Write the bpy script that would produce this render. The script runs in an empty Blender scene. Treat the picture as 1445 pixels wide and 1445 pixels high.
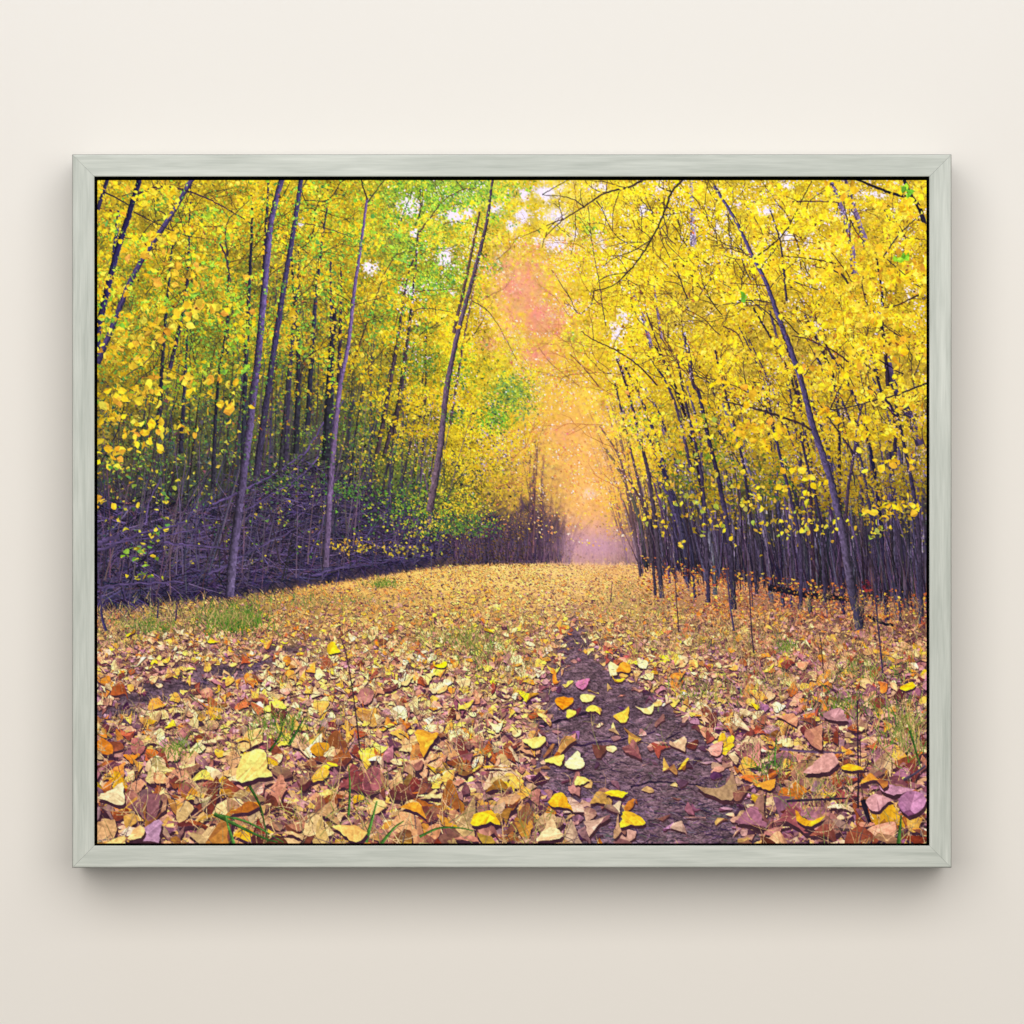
# A framed woodland print hanging on a plain off-white wall, seen square on.
import bpy, math
import numpy as np

sc = bpy.context.scene
U_M = 0.0008                    # one layout unit (a photograph pixel) in metres
MID = 722.5                     # photograph centre
Z0 = 1.5                        # height of the picture centre above the floor
DEPTH = 0.084                   # how far the frame stands off the wall

# ------------------------------------------------------------------ camera, world, lamps, exposure
cam_d = bpy.data.cameras.new('camera')
cam = bpy.data.objects.new('camera', cam_d)
sc.collection.objects.link(cam)
CAM_D = 5.0
cam.location = (0, -DEPTH - CAM_D, Z0)
cam.rotation_euler = (math.radians(90), 0, 0)
cam_d.sensor_width = 36
cam_d.lens = 36 * CAM_D / (1445 * U_M)
cam_d.clip_start, cam_d.clip_end = 0.05, 60
sc.camera = cam

world = bpy.data.worlds.new('World')
sc.world = world
world.use_nodes = True
bgn = world.node_tree.nodes['Background']
bgn.inputs['Color'].default_value = (1.0, 0.96, 0.92, 1)
bgn.inputs['Strength'].default_value = 0.08


def area(name, loc, target, sx, sy, watts, col):
    l = bpy.data.lights.new(name, 'AREA')
    l.shape = 'RECTANGLE'
    l.size, l.size_y, l.energy, l.color = sx, sy, watts, col
    o = bpy.data.objects.new(name, l)
    o.location = loc
    d = [t - a for t, a in zip(target, loc)]
    import mathutils
    o.rotation_euler = mathutils.Vector(d).to_track_quat('-Z', 'Y').to_euler()
    sc.collection.objects.link(o)
    return o


area('soft_key_light', (0, -5.7, Z0 + 2.1), (0, 0, Z0), 9.2, 6.0, 530, (1.0, 0.96, 0.908))  # unseen broad area lamp, added behind and above the camera for soft shadows
area('top_fill_light', (0, -0.75, Z0 + 1.55), (0, 0, Z0 + 0.5), 2.6, 0.3, 3.6, (0.50, 0.78, 1.15))  # added lamp out of view, brightens and cools the upper wall

vs = sc.view_settings
vs.view_transform, vs.look, vs.exposure, vs.gamma, vs.use_curve_mapping = 'Standard', 'None', 0, 1, False
GAIN = np.array([1.0, .985, .935])                     # light reaching the print: its inks are matched to it


# ------------------------------------------------------------------ helpers
def lay(x, y, d=0.0):
    """photograph position -> world point, d metres off the wall"""
    return ((x - MID) * U_M, -d, Z0 + (MID - y) * U_M)


def lin(c):
    c = np.asarray(c, float) / 255
    return np.where(c <= .04045, c / 12.92, ((c + .055) / 1.055) ** 2.4)


def mat(name, rough=.8, spec=.2):
    m = bpy.data.materials.new(name)
    m.use_nodes = True
    b = m.node_tree.nodes['Principled BSDF']
    b.inputs['Roughness'].default_value = rough
    b.inputs['Specular IOR Level'].default_value = spec
    return m, m.node_tree, b


def mesh_obj(name, verts, faces, mats, parent=None, idx=None):
    me = bpy.data.meshes.new(name)
    me.from_pydata(verts, [], faces)
    for m in mats:
        me.materials.append(m)
    if idx:
        me.polygons.foreach_set('material_index', idx)
    me.update()
    me.shade_flat()
    o = bpy.data.objects.new(name, me)
    sc.collection.objects.link(o)
    if parent:
        o.parent = parent
        o.matrix_parent_inverse.identity()
    return o


# ------------------------------------------------------------------ materials
def wall_mat():
    m, nt, b = mat('wall_paint', .9, .1)
    tc = nt.nodes.new('ShaderNodeTexCoord')
    n = nt.nodes.new('ShaderNodeTexNoise')
    n.inputs['Scale'].default_value = 260
    n.inputs['Detail'].default_value = 3
    bp = nt.nodes.new('ShaderNodeBump')
    bp.inputs['Strength'].default_value = .03
    bp.inputs['Distance'].default_value = .001
    nt.links.new(tc.outputs['Object'], n.inputs['Vector'])
    nt.links.new(n.outputs['Fac'], bp.inputs['Height'])
    nt.links.new(bp.outputs['Normal'], b.inputs['Normal'])
    b.inputs['Base Color'].default_value = (.83, .802, .757, 1)
    return m


def wood_mat(name, dark, light, rough=.5):
    """pale limed wood: long soft streaks along the rail (local X), shifted per rail"""
    m, nt, b = mat(name, rough, .25)
    N, L = nt.nodes.new, nt.links.new
    tc, oi = N('ShaderNodeTexCoord'), N('ShaderNodeObjectInfo')
    off = N('ShaderNodeVectorMath'); off.operation = 'MULTIPLY_ADD'
    cmb = N('ShaderNodeCombineXYZ')
    for s in 'XYZ':
        L(oi.outputs['Random'], cmb.inputs[s])
    off.inputs[1].default_value = (7, 3, 5)
    L(cmb.outputs[0], off.inputs[0])
    L(tc.outputs['Object'], off.inputs[2])
    mix = None
    for sc_, det, dist in (((9, 150, 150), 4, .5), ((30, 620, 620), 3, .3), ((2.2, 36, 36), 2, .4)):
        mp = N('ShaderNodeMapping')
        mp.inputs['Scale'].default_value = sc_
        n = N('ShaderNodeTexNoise')
        n.inputs['Scale'].default_value = 1
        n.inputs['Detail'].default_value = det
        n.inputs['Distortion'].default_value = dist
        L(off.outputs[0], mp.inputs[0])
        L(mp.outputs[0], n.inputs['Vector'])
        if mix is None:
            mix = n.outputs['Fac']
        else:
            a = N('ShaderNodeMix'); a.data_type = 'FLOAT'
            a.inputs[0].default_value = .38
            L(mix, a.inputs[2]); L(n.outputs['Fac'], a.inputs[3])
            mix = a.outputs[0]
    r = N('ShaderNodeValToRGB')
    e = r.color_ramp.elements
    e[0].position, e[0].color = .34, (*dark, 1)
    e[1].position, e[1].color = .64, (*light, 1)
    L(mix, r.inputs[0])
    L(r.outputs[0], b.inputs['Base Color'])
    bp = N('ShaderNodeBump')
    bp.inputs['Strength'].default_value = .12
    bp.inputs['Distance'].default_value = .0006
    L(mix, bp.inputs['Height'])
    L(bp.outputs[0], b.inputs['Normal'])
    return m


WALL = wall_mat()
WOOD = wood_mat('limed_wood', (.44, .475, .43), (.67, .70, .645))
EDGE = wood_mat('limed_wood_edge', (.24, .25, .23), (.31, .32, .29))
BLACK, _, bb = mat('black_stain', .9, .05)
bb.inputs['Base Color'].default_value = (.004, .004, .004, 1)

# ------------------------------------------------------------------ the wall
w = mesh_obj('wall', [(x, y, z) for x in (-4, 4) for y in (0, .12) for z in (0, 4.2)],
             [(0, 4, 5, 1), (2, 3, 7, 6), (0, 1, 3, 2), (4, 6, 7, 5), (1, 5, 7, 3), (0, 2, 6, 4)], [WALL])
w['kind'] = 'structure'
w['label'] = 'plain warm white wall behind the framed picture'

# ------------------------------------------------------------------ the framed print
root = bpy.data.objects.new('framed_print', None)
root.location = lay(MID, 1225)
sc.collection.objects.link(root)
root['label'] = 'framed autumn woodland lane print in a pale limed wood frame on the wall'
root['category'] = 'framed picture'
RX, RY, RZ = root.location


def rel(p):
    return (p[0] - RX, p[1] - RY, p[2] - RZ)


FX0, FX1, FY0, FY1 = 101.4, 1343.2, 217.4, 1225.0     # outer edge
BAND = 31.8


def rail(length, name, rot, centre):
    """mitred moulding, length along local X, outer edge at local -Y, front towards local +Z"""
    t = U_M
    prof = [(0, 0), (0, DEPTH - .0042), (.9 * t, DEPTH - .0016), (2.0 * t, DEPTH - .0002), (3.4 * t, DEPTH), (BAND - 2.0, DEPTH), (BAND - .5, DEPTH - .0004), (BAND, DEPTH - .0016), (BAND, .004)]
    prof = [(a if a < 1 else a * t, h) for a, h in prof]
    prof[2], prof[3], prof[4] = (.0007, DEPTH - .0016), (.0014, DEPTH - .0003), (.0026, DEPTH)
    half = length * U_M / 2
    cut = .00012
    V, F, M = [], [], []
    for s in (-1, 1):
        for a, h in prof:
            V.append((s * (half - a - cut), a, h))
    n = len(prof)
    for i in range(n):
        j = (i + 1) % n
        F.append((i, n + i, n + j, j))
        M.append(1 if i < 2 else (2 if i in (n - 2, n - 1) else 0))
    F += [tuple(range(n)), tuple(range(2 * n - 1, n - 1, -1))]
    M += [1, 1]
    o = mesh_obj(name, V, F, [WOOD, EDGE, BLACK], root, M)
    import mathutils
    # local X, Y, Z -> world: front (local Z) faces -Y of the world
    R = mathutils.Matrix(((1, 0, 0), (0, 0, -1), (0, 1, 0)))
    S = mathutils.Matrix.Rotation(rot, 3, 'Y')
    o.rotation_euler = (S @ R).to_euler()
    o.location = rel(centre)
    return o


cx, cy = (FX0 + FX1) / 2, (FY0 + FY1) / 2
rail(FX1 - FX0, 'frame_rail', 0, lay(cx, FY1))                          # lower rail
rail(FX1 - FX0, 'frame_rail', math.pi, lay(cx, FY0))
rail(FY1 - FY0, 'frame_rail', math.pi / 2, lay(FX0, cy))
rail(FY1 - FY0, 'frame_rail', -math.pi / 2, lay(FX1, cy))

# black tray behind the print (the dark float gap shows round its edge)
i0, i1, j0, j1 = FX0 + BAND - .1, FX1 - BAND + .1, FY0 + BAND - .1, FY1 - BAND + .1
V = [rel(lay(x, y, d)) for d in (.006, .012) for x, y in ((i0, j0), (i1, j0), (i1, j1), (i0, j1))]
mesh_obj('backing_tray', V, [(3, 2, 1, 0), (4, 5, 6, 7), (0, 1, 5, 4), (1, 2, 6, 5), (2, 3, 7, 6), (3, 0, 4, 7)], [BLACK], root)


# ---- the printed picture: an autumn woodland lane, rasterised in numpy -------------
PW, PH = 1171, 936            # one picture cell = one unit of the print
OX, OY = 137.0, 254.0         # picture origin in layout units
SS = 2                        # supersampling
rng = np.random.default_rng(11)
U = rng.uniform


def vnoise(w, h, cx, cy=None, seed=None):
    """smooth value noise of cell size cx, cy on a w x h raster, 0..1"""
    cy = cy or cx
    r = np.random.default_rng(seed) if seed is not None else rng
    gw, gh = int(w / cx) + 3, int(h / cy) + 3
    g = r.random((gh, gw)).astype(np.float32)
    xs = np.arange(w, dtype=np.float32) / cx
    ys = np.arange(h, dtype=np.float32) / cy
    xi, yi = xs.astype(int), ys.astype(int)
    fx, fy = xs - xi, ys - yi
    fx, fy = fx * fx * (3 - 2 * fx), fy * fy * (3 - 2 * fy)
    a = g[:, xi] * (1 - fx) + g[:, xi + 1] * fx
    return a[yi] * (1 - fy)[:, None] + a[yi + 1] * fy[:, None]


def fnoise(w, h, cx, cy=None, octv=3, seed=None):
    t, amp, s = 0, 1.0, 0.0
    cy = cy or cx
    for i in range(octv):
        t = t + amp * vnoise(w, h, max(cx, 1.01), max(cy, 1.01), None if seed is None else seed + i)
        s += amp
        amp *= 0.55
        cx, cy = cx / 2, cy / 2
    return t / s


def blur(a, r):
    """three box passes"""
    r = int(r)
    if r < 1:
        return a
    for _ in range(2):
        for ax in (0, 1):
            p = np.concatenate([np.repeat(a.take([0], ax), r + 1, ax), a, np.repeat(a.take([-1], ax), r, ax)], ax)
            c = np.cumsum(p, ax, dtype=np.float64)
            n = a.shape[ax]
            hi = np.take(c, np.arange(2 * r + 1, 2 * r + 1 + n), ax)
            lo = np.take(c, np.arange(0, n), ax)
            a = ((hi - lo) / (2 * r + 1)).astype(np.float32)
    return a


class Board:
    def __init__(self):
        self.w, self.h = PW * SS, PH * SS
        self.px = np.zeros((self.h, self.w, 3), np.float32)
        self.clear()

    def clear(self):
        self.T, self.C = [], []

    def add(self, tris, cols):
        """tris N,3,2 in layout units; cols N,3 (0..255)"""
        if len(tris):
            self.T.append(np.asarray(tris, np.float32))
            self.C.append(np.asarray(cols, np.float32))

    def cover(self, T):
        """painter's-order id of the topmost triangle for each pixel (-1 none)"""
        T = (T - np.array([OX, OY], np.float32)) * SS
        buf = np.full(self.w * self.h, -1, np.int32)
        lo, hi = T.min(1), T.max(1)
        ok = (hi[:, 0] > 0) & (hi[:, 1] > 0) & (lo[:, 0] < self.w) & (lo[:, 1] < self.h)
        x0 = np.floor(lo).astype(np.int32)
        ext = np.ceil(hi).astype(np.int32) - x0 + 1
        e = T[:, [1, 2, 0]] - T
        area = e[:, 0, 0] * e[:, 1, 1] - e[:, 0, 1] * e[:, 1, 0]
        ok &= np.abs(area) > 1e-4
        sg = np.sign(area)
        steps = [3, 5, 8, 12, 20, 36, 64, 128, 256, 2000]
        cw, ch = np.searchsorted(steps, ext[:, 0]), np.searchsorted(steps, ext[:, 1])
        key = np.where(ok, cw * 16 + ch, -1)
        for k in np.unique(key):
            if k < 0:
                continue
            ids = np.nonzero(key == k)[0]
            bw, bh = steps[k // 16], steps[k % 16]
            n = max(1, 3000000 // (bw * bh))
            gx, gy = np.meshgrid(np.arange(bw), np.arange(bh))
            gx, gy = gx.ravel()[None], gy.ravel()[None]
            for i in range(0, len(ids), n):
                q = ids[i:i + n]
                px = x0[q, 0][:, None] + gx
                py = x0[q, 1][:, None] + gy
                fx, fy = px + np.float32(0.5), py + np.float32(0.5)
                m = (px >= 0) & (py >= 0) & (px < self.w) & (py < self.h)
                s = sg[q][:, None]
                for j in range(3):
                    m &= ((e[q, j, 0][:, None] * (fy - T[q, j, 1][:, None]) - e[q, j, 1][:, None] * (fx - T[q, j, 0][:, None])) * s) >= 0
                r, c = np.nonzero(m)
                idx = py[r, c] * self.w + px[r, c]
                o = q[r].astype(np.int32)
                sel = o > buf[idx]
                buf[idx[sel]] = o[sel]
        return buf

    def flush(self, alpha=1.0, soft=0):
        if not self.T:
            return
        T, C = np.concatenate(self.T), np.concatenate(self.C)
        buf = self.cover(T).reshape(self.h, self.w)
        m = buf >= 0
        if soft:
            lay = np.zeros_like(self.px)
            lay[m] = C[buf[m]]
            a = blur(m.astype(np.float32), soft)[..., None]
            lay = blur(lay, soft) / np.maximum(a, 1e-3)
            a = np.clip(a, 0, 1) * alpha
            self.px = self.px * (1 - a) + lay * a
        elif alpha < 1:
            self.px[m] = self.px[m] * (1 - alpha) + C[buf[m]] * alpha
        else:
            self.px[m] = C[buf[m]]
        self.clear()


# ------------------------------------------------------------------ leaves
def leaf_template(kind):
    if kind == 'tiny':       # kite of two halves
        V = np.array([[-.5, 0], [-.12, .36], [.5, 0], [-.12, -.36]], np.float32)
        F = [(0, 1, 2), (0, 2, 3)]
    elif kind == 'small':
        V = np.array([[-.5, 0], [.02, 0], [.5, 0], [-.38, .26], [-.02, .4], [.26, .22],
                      [-.38, -.26], [-.02, -.4], [.26, -.22]], np.float32)
        F = [(0, 3, 4), (0, 4, 1), (1, 4, 5), (1, 5, 2), (0, 6, 7), (0, 7, 1), (1, 7, 8), (1, 8, 2)]
    else:                    # broad poplar leaf with a drawn out tip and a wavy rim
        us = np.array([-.5, -.3, -.1, .1, .3, .54])
        wd = np.array([0, .37, .45, .36, .2, 0])
        V, F = [], []
        for u in us:
            V.append((u, 0))
        for s in (1, -1):
            for i in range(1, 5):
                V.append((us[i] - .05, s * wd[i]))
            for i in range(0, 5):      # in-between rim points
                V.append(((us[i] + us[i + 1]) / 2 - (.04 if 0 < i < 4 else .01), s * ((wd[i] + wd[i + 1]) / 2 + (.09 if i == 0 else .035))))
            # half rim points (mid lane)
        def rim(s, i):
            return 6 + (0 if s == 1 else 9) + i - 1
        def mid(s, i):
            return 6 + (0 if s == 1 else 9) + 4 + i
        for s in (1, -1):
            for i in range(5):
                a, b = i, i + 1
                ra = rim(s, i) if i > 0 else None
                rb = rim(s, i + 1) if i < 4 else None
                m = mid(s, i)
                if ra is None:
                    F += [(a, m, b)]
                else:
                    F += [(a, ra, m), (a, m, b)]
                if rb is not None:
                    F += [(b, m, rb)]
        V = np.array(V, np.float32)
    return V, np.array(F)


TPL = {k: leaf_template(k) for k in ('tiny', 'small', 'big')}


def rot_random(n, flat=None):
    """random rotations; flat = max tilt from lying flat (radians)"""
    a = U(0, 2 * np.pi, n)
    if flat is None:
        z = U(-1, 1, n)
        t = np.arccos(z)
    else:
        t = np.abs(rng.normal(0, 1, n)) * flat
    p = U(0, 2 * np.pi, n)
    ca, sa = np.cos(a), np.sin(a)
    Rz = np.zeros((n, 3, 3)); Rz[:, 0, 0] = ca; Rz[:, 0, 1] = -sa; Rz[:, 1, 0] = sa; Rz[:, 1, 1] = ca; Rz[:, 2, 2] = 1
    ax = np.stack([np.cos(p), np.sin(p), 0 * p], 1)
    K = np.zeros((n, 3, 3)); K[:, 0, 1] = -ax[:, 2]; K[:, 0, 2] = ax[:, 1]; K[:, 1, 0] = ax[:, 2]; K[:, 1, 2] = -ax[:, 0]; K[:, 2, 0] = -ax[:, 1]; K[:, 2, 1] = ax[:, 0]
    I = np.eye(3)[None]
    R = I + np.sin(t)[:, None, None] * K + (1 - np.cos(t))[:, None, None] * (K @ K)
    return R @ Rz


LIGHT = np.array([-.35, -.35, .87])


def leaves(x, y, size, col, kind='small', flat=None, elev=None, fold=.5, curl=.5, contrast=.35, shadow=None, sh_col=(80, 50, 58), var=.06, tint=(0, 0, 0)):
    """N leaves as shaded 3-D folded shapes, projected. returns tris, cols in painter's order"""
    V, F = TPL[kind]
    n = len(x)
    P = np.zeros((n, len(V), 3))
    f = rng.normal(0, fold, n)[:, None]
    c = rng.normal(0, curl, n)[:, None]
    c2 = rng.normal(0, curl * .8, n)[:, None]
    u, v = V[:, 0][None], V[:, 1][None]
    asp = U(.85, 1.12, n)[:, None]
    P[:, :, 0] = u
    P[:, :, 1] = v * np.cos(f) * asp
    P[:, :, 2] = np.abs(v) * np.sin(f) + c * u * u * 1.6 + c2 * v * np.abs(v) * 1.8
    if kind == 'big':
        P[:, :, 2] += rng.normal(0, .013, (n, len(V)))
        P[:, 6:, :2] += rng.normal(0, .012, (n, len(V) - 6, 2))
    P -= P.mean(1, keepdims=True)
    R = rot_random(n, flat)
    P = np.einsum('nij,nvj->nvi', R, P)
    e = elev
    if e is None:
        sx, sy = P[:, :, 0], P[:, :, 1]
        depth = P[:, :, 2]
        L = LIGHT
    else:
        sx = P[:, :, 0]
        sy = -(P[:, :, 2] * np.cos(e) + P[:, :, 1] * np.sin(e))
        depth = P[:, :, 2] * np.sin(e) - P[:, :, 1] * np.cos(e)
        L = np.array([-.3, -.38, .87])
    A, B, Cc = P[:, F[:, 0]], P[:, F[:, 1]], P[:, F[:, 2]]
    N = np.cross(B - A, Cc - A)
    N /= np.linalg.norm(N, axis=2, keepdims=True) + 1e-9
    # which side faces the viewer
    vd = np.array([0, 0, 1.]) if e is None else np.array([0, -np.cos(e), np.sin(e)])
    nv = N @ vd
    N = np.where(nv[..., None] < 0, -N, N)
    sh = N @ L
    contrast = np.asarray(contrast, float).reshape(-1, 1)
    shade = 1 - contrast + contrast * 1.35 * np.clip(sh * .75 + .25, 0, 1)
    shade *= rng.normal(1, var, shade.shape)
    sd = shade[..., None]
    cols = col[:, None, :] * sd + np.clip(1 - sd, 0, 1) * np.asarray(tint, float)
    # painter's order of the faces within the leaf
    dz = depth[:, F].mean(2)
    o = np.argsort(dz, 1)
    S2 = np.stack([sx, sy], 2) * size[:, None, None] + np.stack([x, y], 1)[:, None]
    tr = S2[:, F]                                   # n, f, 3, 2
    tr = np.take_along_axis(tr, o[:, :, None, None], 1)
    cols = np.take_along_axis(cols, o[:, :, None], 1)
    if shadow is not None:
        off = np.stack([size * shadow * .35, size * shadow], 1)[:, None, None]
        st = tr + off
        sc = np.broadcast_to(np.asarray(sh_col, float), cols.shape)
        tr = np.concatenate([st, tr], 1)
        cols = np.concatenate([sc, cols], 1)
    return tr.reshape(-1, 3, 2), np.clip(cols, 0, 255).reshape(-1, 3)


# ------------------------------------------------------------------ strokes
def smooth_line(pts, step):
    p = np.asarray(pts, float)
    if len(p) == 2:
        n = max(2, int(np.hypot(*(p[1] - p[0])[:2]) / step) + 1)
        t = np.linspace(0, 1, n)[:, None]
        return p[0] * (1 - t) + p[1] * t
    q = np.concatenate([[2 * p[0] - p[1]], p, [2 * p[-1] - p[-2]]])
    out = []
    for i in range(len(p) - 1):
        a, b, c, d = q[i], q[i + 1], q[i + 2], q[i + 3]
        n = max(2, int(np.hypot(*(c - b)[:2]) / step) + 1)
        t = np.linspace(0, 1, n, endpoint=False)[:, None]
        out.append(.5 * (2 * b + (c - a) * t + (2 * a - 5 * b + 4 * c - d) * t * t + (3 * b - a - 3 * c + d) * t ** 3))
    out.append(p[-1][None])
    return np.concatenate(out)


def stroke(bd, pts, w0, w1, col, lanes=1, rough=.06, side=0.0, step=7, wob=0.0):
    """tapered limb along pts; lanes across it give it a lit and a shaded side"""
    L = smooth_line([p[:2] for p in pts], step)
    n = len(L)
    if n < 2:
        return
    if wob:
        k = rng.normal(0, wob, (n, 2)); k[0] = 0
        L = L + k
    d = np.gradient(L, axis=0)
    d /= np.linalg.norm(d, axis=1, keepdims=True) + 1e-9
    nr = np.stack([-d[:, 1], d[:, 0]], 1)
    w = np.linspace(w0, w1, n) * (1 + rng.normal(0, .05, n))
    col = np.asarray(col, float)
    along = 1 + np.cumsum(rng.normal(0, rough, n)) * .15
    along = np.clip(along, .78, 1.25)
    for k in range(lanes):
        a, b = k / lanes - .5, (k + 1) / lanes - .5
        A0, A1 = L[:-1] + nr[:-1] * (w[:-1] * a)[:, None], L[1:] + nr[1:] * (w[1:] * a)[:, None]
        B0, B1 = L[:-1] + nr[:-1] * (w[:-1] * b)[:, None], L[1:] + nr[1:] * (w[1:] * b)[:, None]
        m = (a + b)
        # which side of the limb this lane is on (screen x of the normal)
        lx = m * np.sign(nr[:-1, 0] + 1e-6)
        s = 1 + side * lx - .22 * (abs(m) ** 2) * (lanes > 1)
        cc = col[None] * (s * along[:-1] * rng.normal(1, rough, n - 1))[:, None]
        bd.add(np.concatenate([np.stack([A0, A1, B1], 1), np.stack([A0, B1, B0], 1)]), np.clip(np.concatenate([cc, cc]), 0, 255))


def twig(bd, x, y, ang, ln, w, col, depth=2, bend=.25, spread=.6):
    """a forking twig"""
    n = max(3, int(ln / 9))
    pts = [(x, y)]
    a = ang
    for i in range(n):
        a += rng.normal(0, bend) / np.sqrt(n)
        x += np.cos(a) * ln / n
        y += np.sin(a) * ln / n
        pts.append((x, y))
        if depth > 0 and i > 0 and U() < .5:
            twig(bd, x, y, a + rng.choice([-1, 1]) * U(.5, 1) * spread, ln * U(.3, .6), w * .6, col, depth - 1, bend, spread)
    stroke(bd, pts, w, w * .5, np.asarray(col) * U(.85, 1.15), step=9)


def sprays(bd, x, y, ln, w, ang, bend, col, k=4, rough=.0):
    """many simple bent strands at once (vectorised): grass, brush, far stems"""
    n = len(x)
    t = np.linspace(0, 1, k + 1)
    a = ang[:, None] + bend[:, None] * t[None]
    dx, dy = np.cos(a) * ln[:, None] / k, np.sin(a) * ln[:, None] / k
    X = x[:, None] + np.concatenate([np.zeros((n, 1)), np.cumsum(dx[:, :-1], 1)], 1)
    Y = y[:, None] + np.concatenate([np.zeros((n, 1)), np.cumsum(dy[:, :-1], 1)], 1)
    ww = w[:, None] * (1 - .75 * t[None]) / 2
    nx, ny = -np.sin(a) * ww, np.cos(a) * ww
    A = np.stack([X + nx, Y + ny], 2)
    B = np.stack([X - nx, Y - ny], 2)
    tr = np.stack([np.stack([A[:, :-1], A[:, 1:], B[:, 1:]], 2), np.stack([A[:, :-1], B[:, 1:], B[:, :-1]], 2)], 2)  # n,k,2,3,2
    sh = rng.normal(1, .06, (n, k, 1, 1)) * np.ones((1, 1, 2, 1))
    cc = np.clip(col[:, None, None, :] * sh, 0, 255)
    bd.add(tr.reshape(-1, 3, 2), cc.reshape(-1, 3))


def pick(pal, n, p=None):
    pal = np.asarray(pal, float)
    if p is not None:
        p = np.asarray(p, float); p = p / p.sum()
    c = pal[rng.choice(len(pal), n, p=p)]
    return c * rng.normal(1, .05, (n, 1)) + rng.normal(0, 5, (n, 3))


# ------------------------------------------------------------------ broad colour layout of the picture
GX = np.arange(160, 1290, 80)
GY = np.arange(290, 1180, 80)
GRID = """170,150,35 190,165,35 200,170,35 205,175,35 215,185,30 190,195,60 185,205,80 225,205,80 235,215,100 240,210,50 240,205,40 240,210,50 235,205,45 220,190,60 215,180,40
150,135,45 185,160,30 165,150,40 170,145,50 195,165,35 190,180,55 195,190,60 240,205,70 242,212,60 242,208,40 238,205,40 228,195,45 232,198,35 225,190,45 225,190,30
140,125,40 180,158,30 140,140,40 120,110,60 140,125,50 170,155,40 205,180,40 245,200,60 245,190,70 242,208,40 215,185,60 215,180,45 200,170,50 215,180,40 220,185,35
160,135,35 170,150,35 130,130,40 110,110,55 110,105,50 150,145,40 215,190,30 190,185,60 245,195,50 235,200,35 200,170,50 190,160,50 165,140,55 190,160,45 185,155,45
150,125,40 110,105,45 95,100,50 95,95,60 100,105,50 140,135,40 205,180,30 225,185,40 250,185,60 225,185,45 165,145,50 165,140,45 140,120,50 165,140,45 150,130,50
70,65,65 60,70,55 65,70,55 75,75,60 75,75,60 100,105,40 130,125,40 170,140,50 240,180,80 190,155,50 105,95,50 105,90,50 90,75,60 95,80,60 90,75,60
50,42,70 55,48,72 55,48,72 60,50,75 65,52,75 70,58,70 75,60,70 90,70,80 205,150,140 110,85,80 70,58,75 65,55,75 62,52,72 60,50,72 55,48,70
120,95,80 140,120,70 135,120,70 165,130,70 190,145,80 205,155,85 212,165,90 215,165,95 210,165,100 205,155,95 165,120,85 150,105,75 130,90,75 115,80,70 110,75,65
160,120,100 155,115,100 170,130,110 195,150,110 205,160,110 205,160,105 205,160,105 205,160,105 165,125,110 185,140,110 180,135,105 170,120,95 165,118,95 155,110,90 145,100,85
130,100,100 160,125,105 190,150,110 190,150,110 195,150,110 200,155,115 200,155,115 190,145,115 120,90,115 130,100,115 165,125,120 165,120,110 160,118,105 150,110,100 135,100,95
160,120,105 175,130,100 180,140,105 175,130,100 175,130,95 185,140,100 190,145,110 175,130,105 115,85,110 100,75,100 110,82,105 140,105,105 150,108,100 150,110,95 140,100,90
150,110,100 165,120,100 140,105,85 150,110,85 155,115,85 170,125,95 175,130,95 150,110,100 100,72,100 95,68,95 100,75,100 130,95,100 150,110,105 150,105,105 150,105,115"""
GRID = np.array([[[float(v) for v in c.split(',')] for c in r.split()] for r in GRID.split('\n')])


def layout(x, y):
    """layout colour at points (arrays)"""
    gx = np.clip((np.asarray(x, float) - 160) / 80, 0, len(GX) - 1.001)
    gy = np.clip((np.asarray(y, float) - 290) / 80, 0, len(GY) - 1.001)
    i, j = gx.astype(int), gy.astype(int)
    fx, fy = (gx - i)[..., None], (gy - j)[..., None]
    fx, fy = fx * fx * (3 - 2 * fx), fy * fy * (3 - 2 * fy)
    return (GRID[j, i] * (1 - fx) + GRID[j, i + 1] * fx) * (1 - fy) + (GRID[j + 1, i] * (1 - fx) + GRID[j + 1, i + 1] * fx) * fy


def interp_edge(x, pts):
    p = np.array(pts, float)
    return np.interp(x, p[:, 0], p[:, 1])


GROUND = [(137, 862), (220, 852), (300, 845), (380, 836), (450, 824), (530, 812), (600, 801), (660, 795), (760, 793), (880, 793), (905, 799), (950, 806), (1030, 818), (1120, 831), (1200, 840), (1308, 850)]
BRUSHTOP = [(137, 712), (230, 735), (300, 732), (360, 692), (430, 662), (480, 690), (560, 720), (620, 735), (680, 745), (720, 720), (750, 690), (790, 740), (810, 790)]
PATH_L = [(815, 812), (840, 808), (870, 800), (885, 792), (900, 782), (950, 770), (1000, 758), (1035, 742), (1070, 742), (1110, 738), (1140, 738), (1165, 765), (1195, 800)]
PATH_R = [(815, 822), (840, 826), (870, 830), (885, 834), (900, 844), (950, 890), (1000, 975), (1035, 1025), (1070, 1055), (1110, 1090), (1140, 1112), (1195, 1115)]


def blobmask(x, y, spots):
    """sum of soft spots (x, y, rx, ry, strength)"""
    m = np.zeros(np.shape(x))
    for sx, sy, rx, ry, s in spots:
        m = np.maximum(m, s * np.exp(-(((x - sx) / rx) ** 2 + ((y - sy) / ry) ** 2)))
    return m


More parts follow.
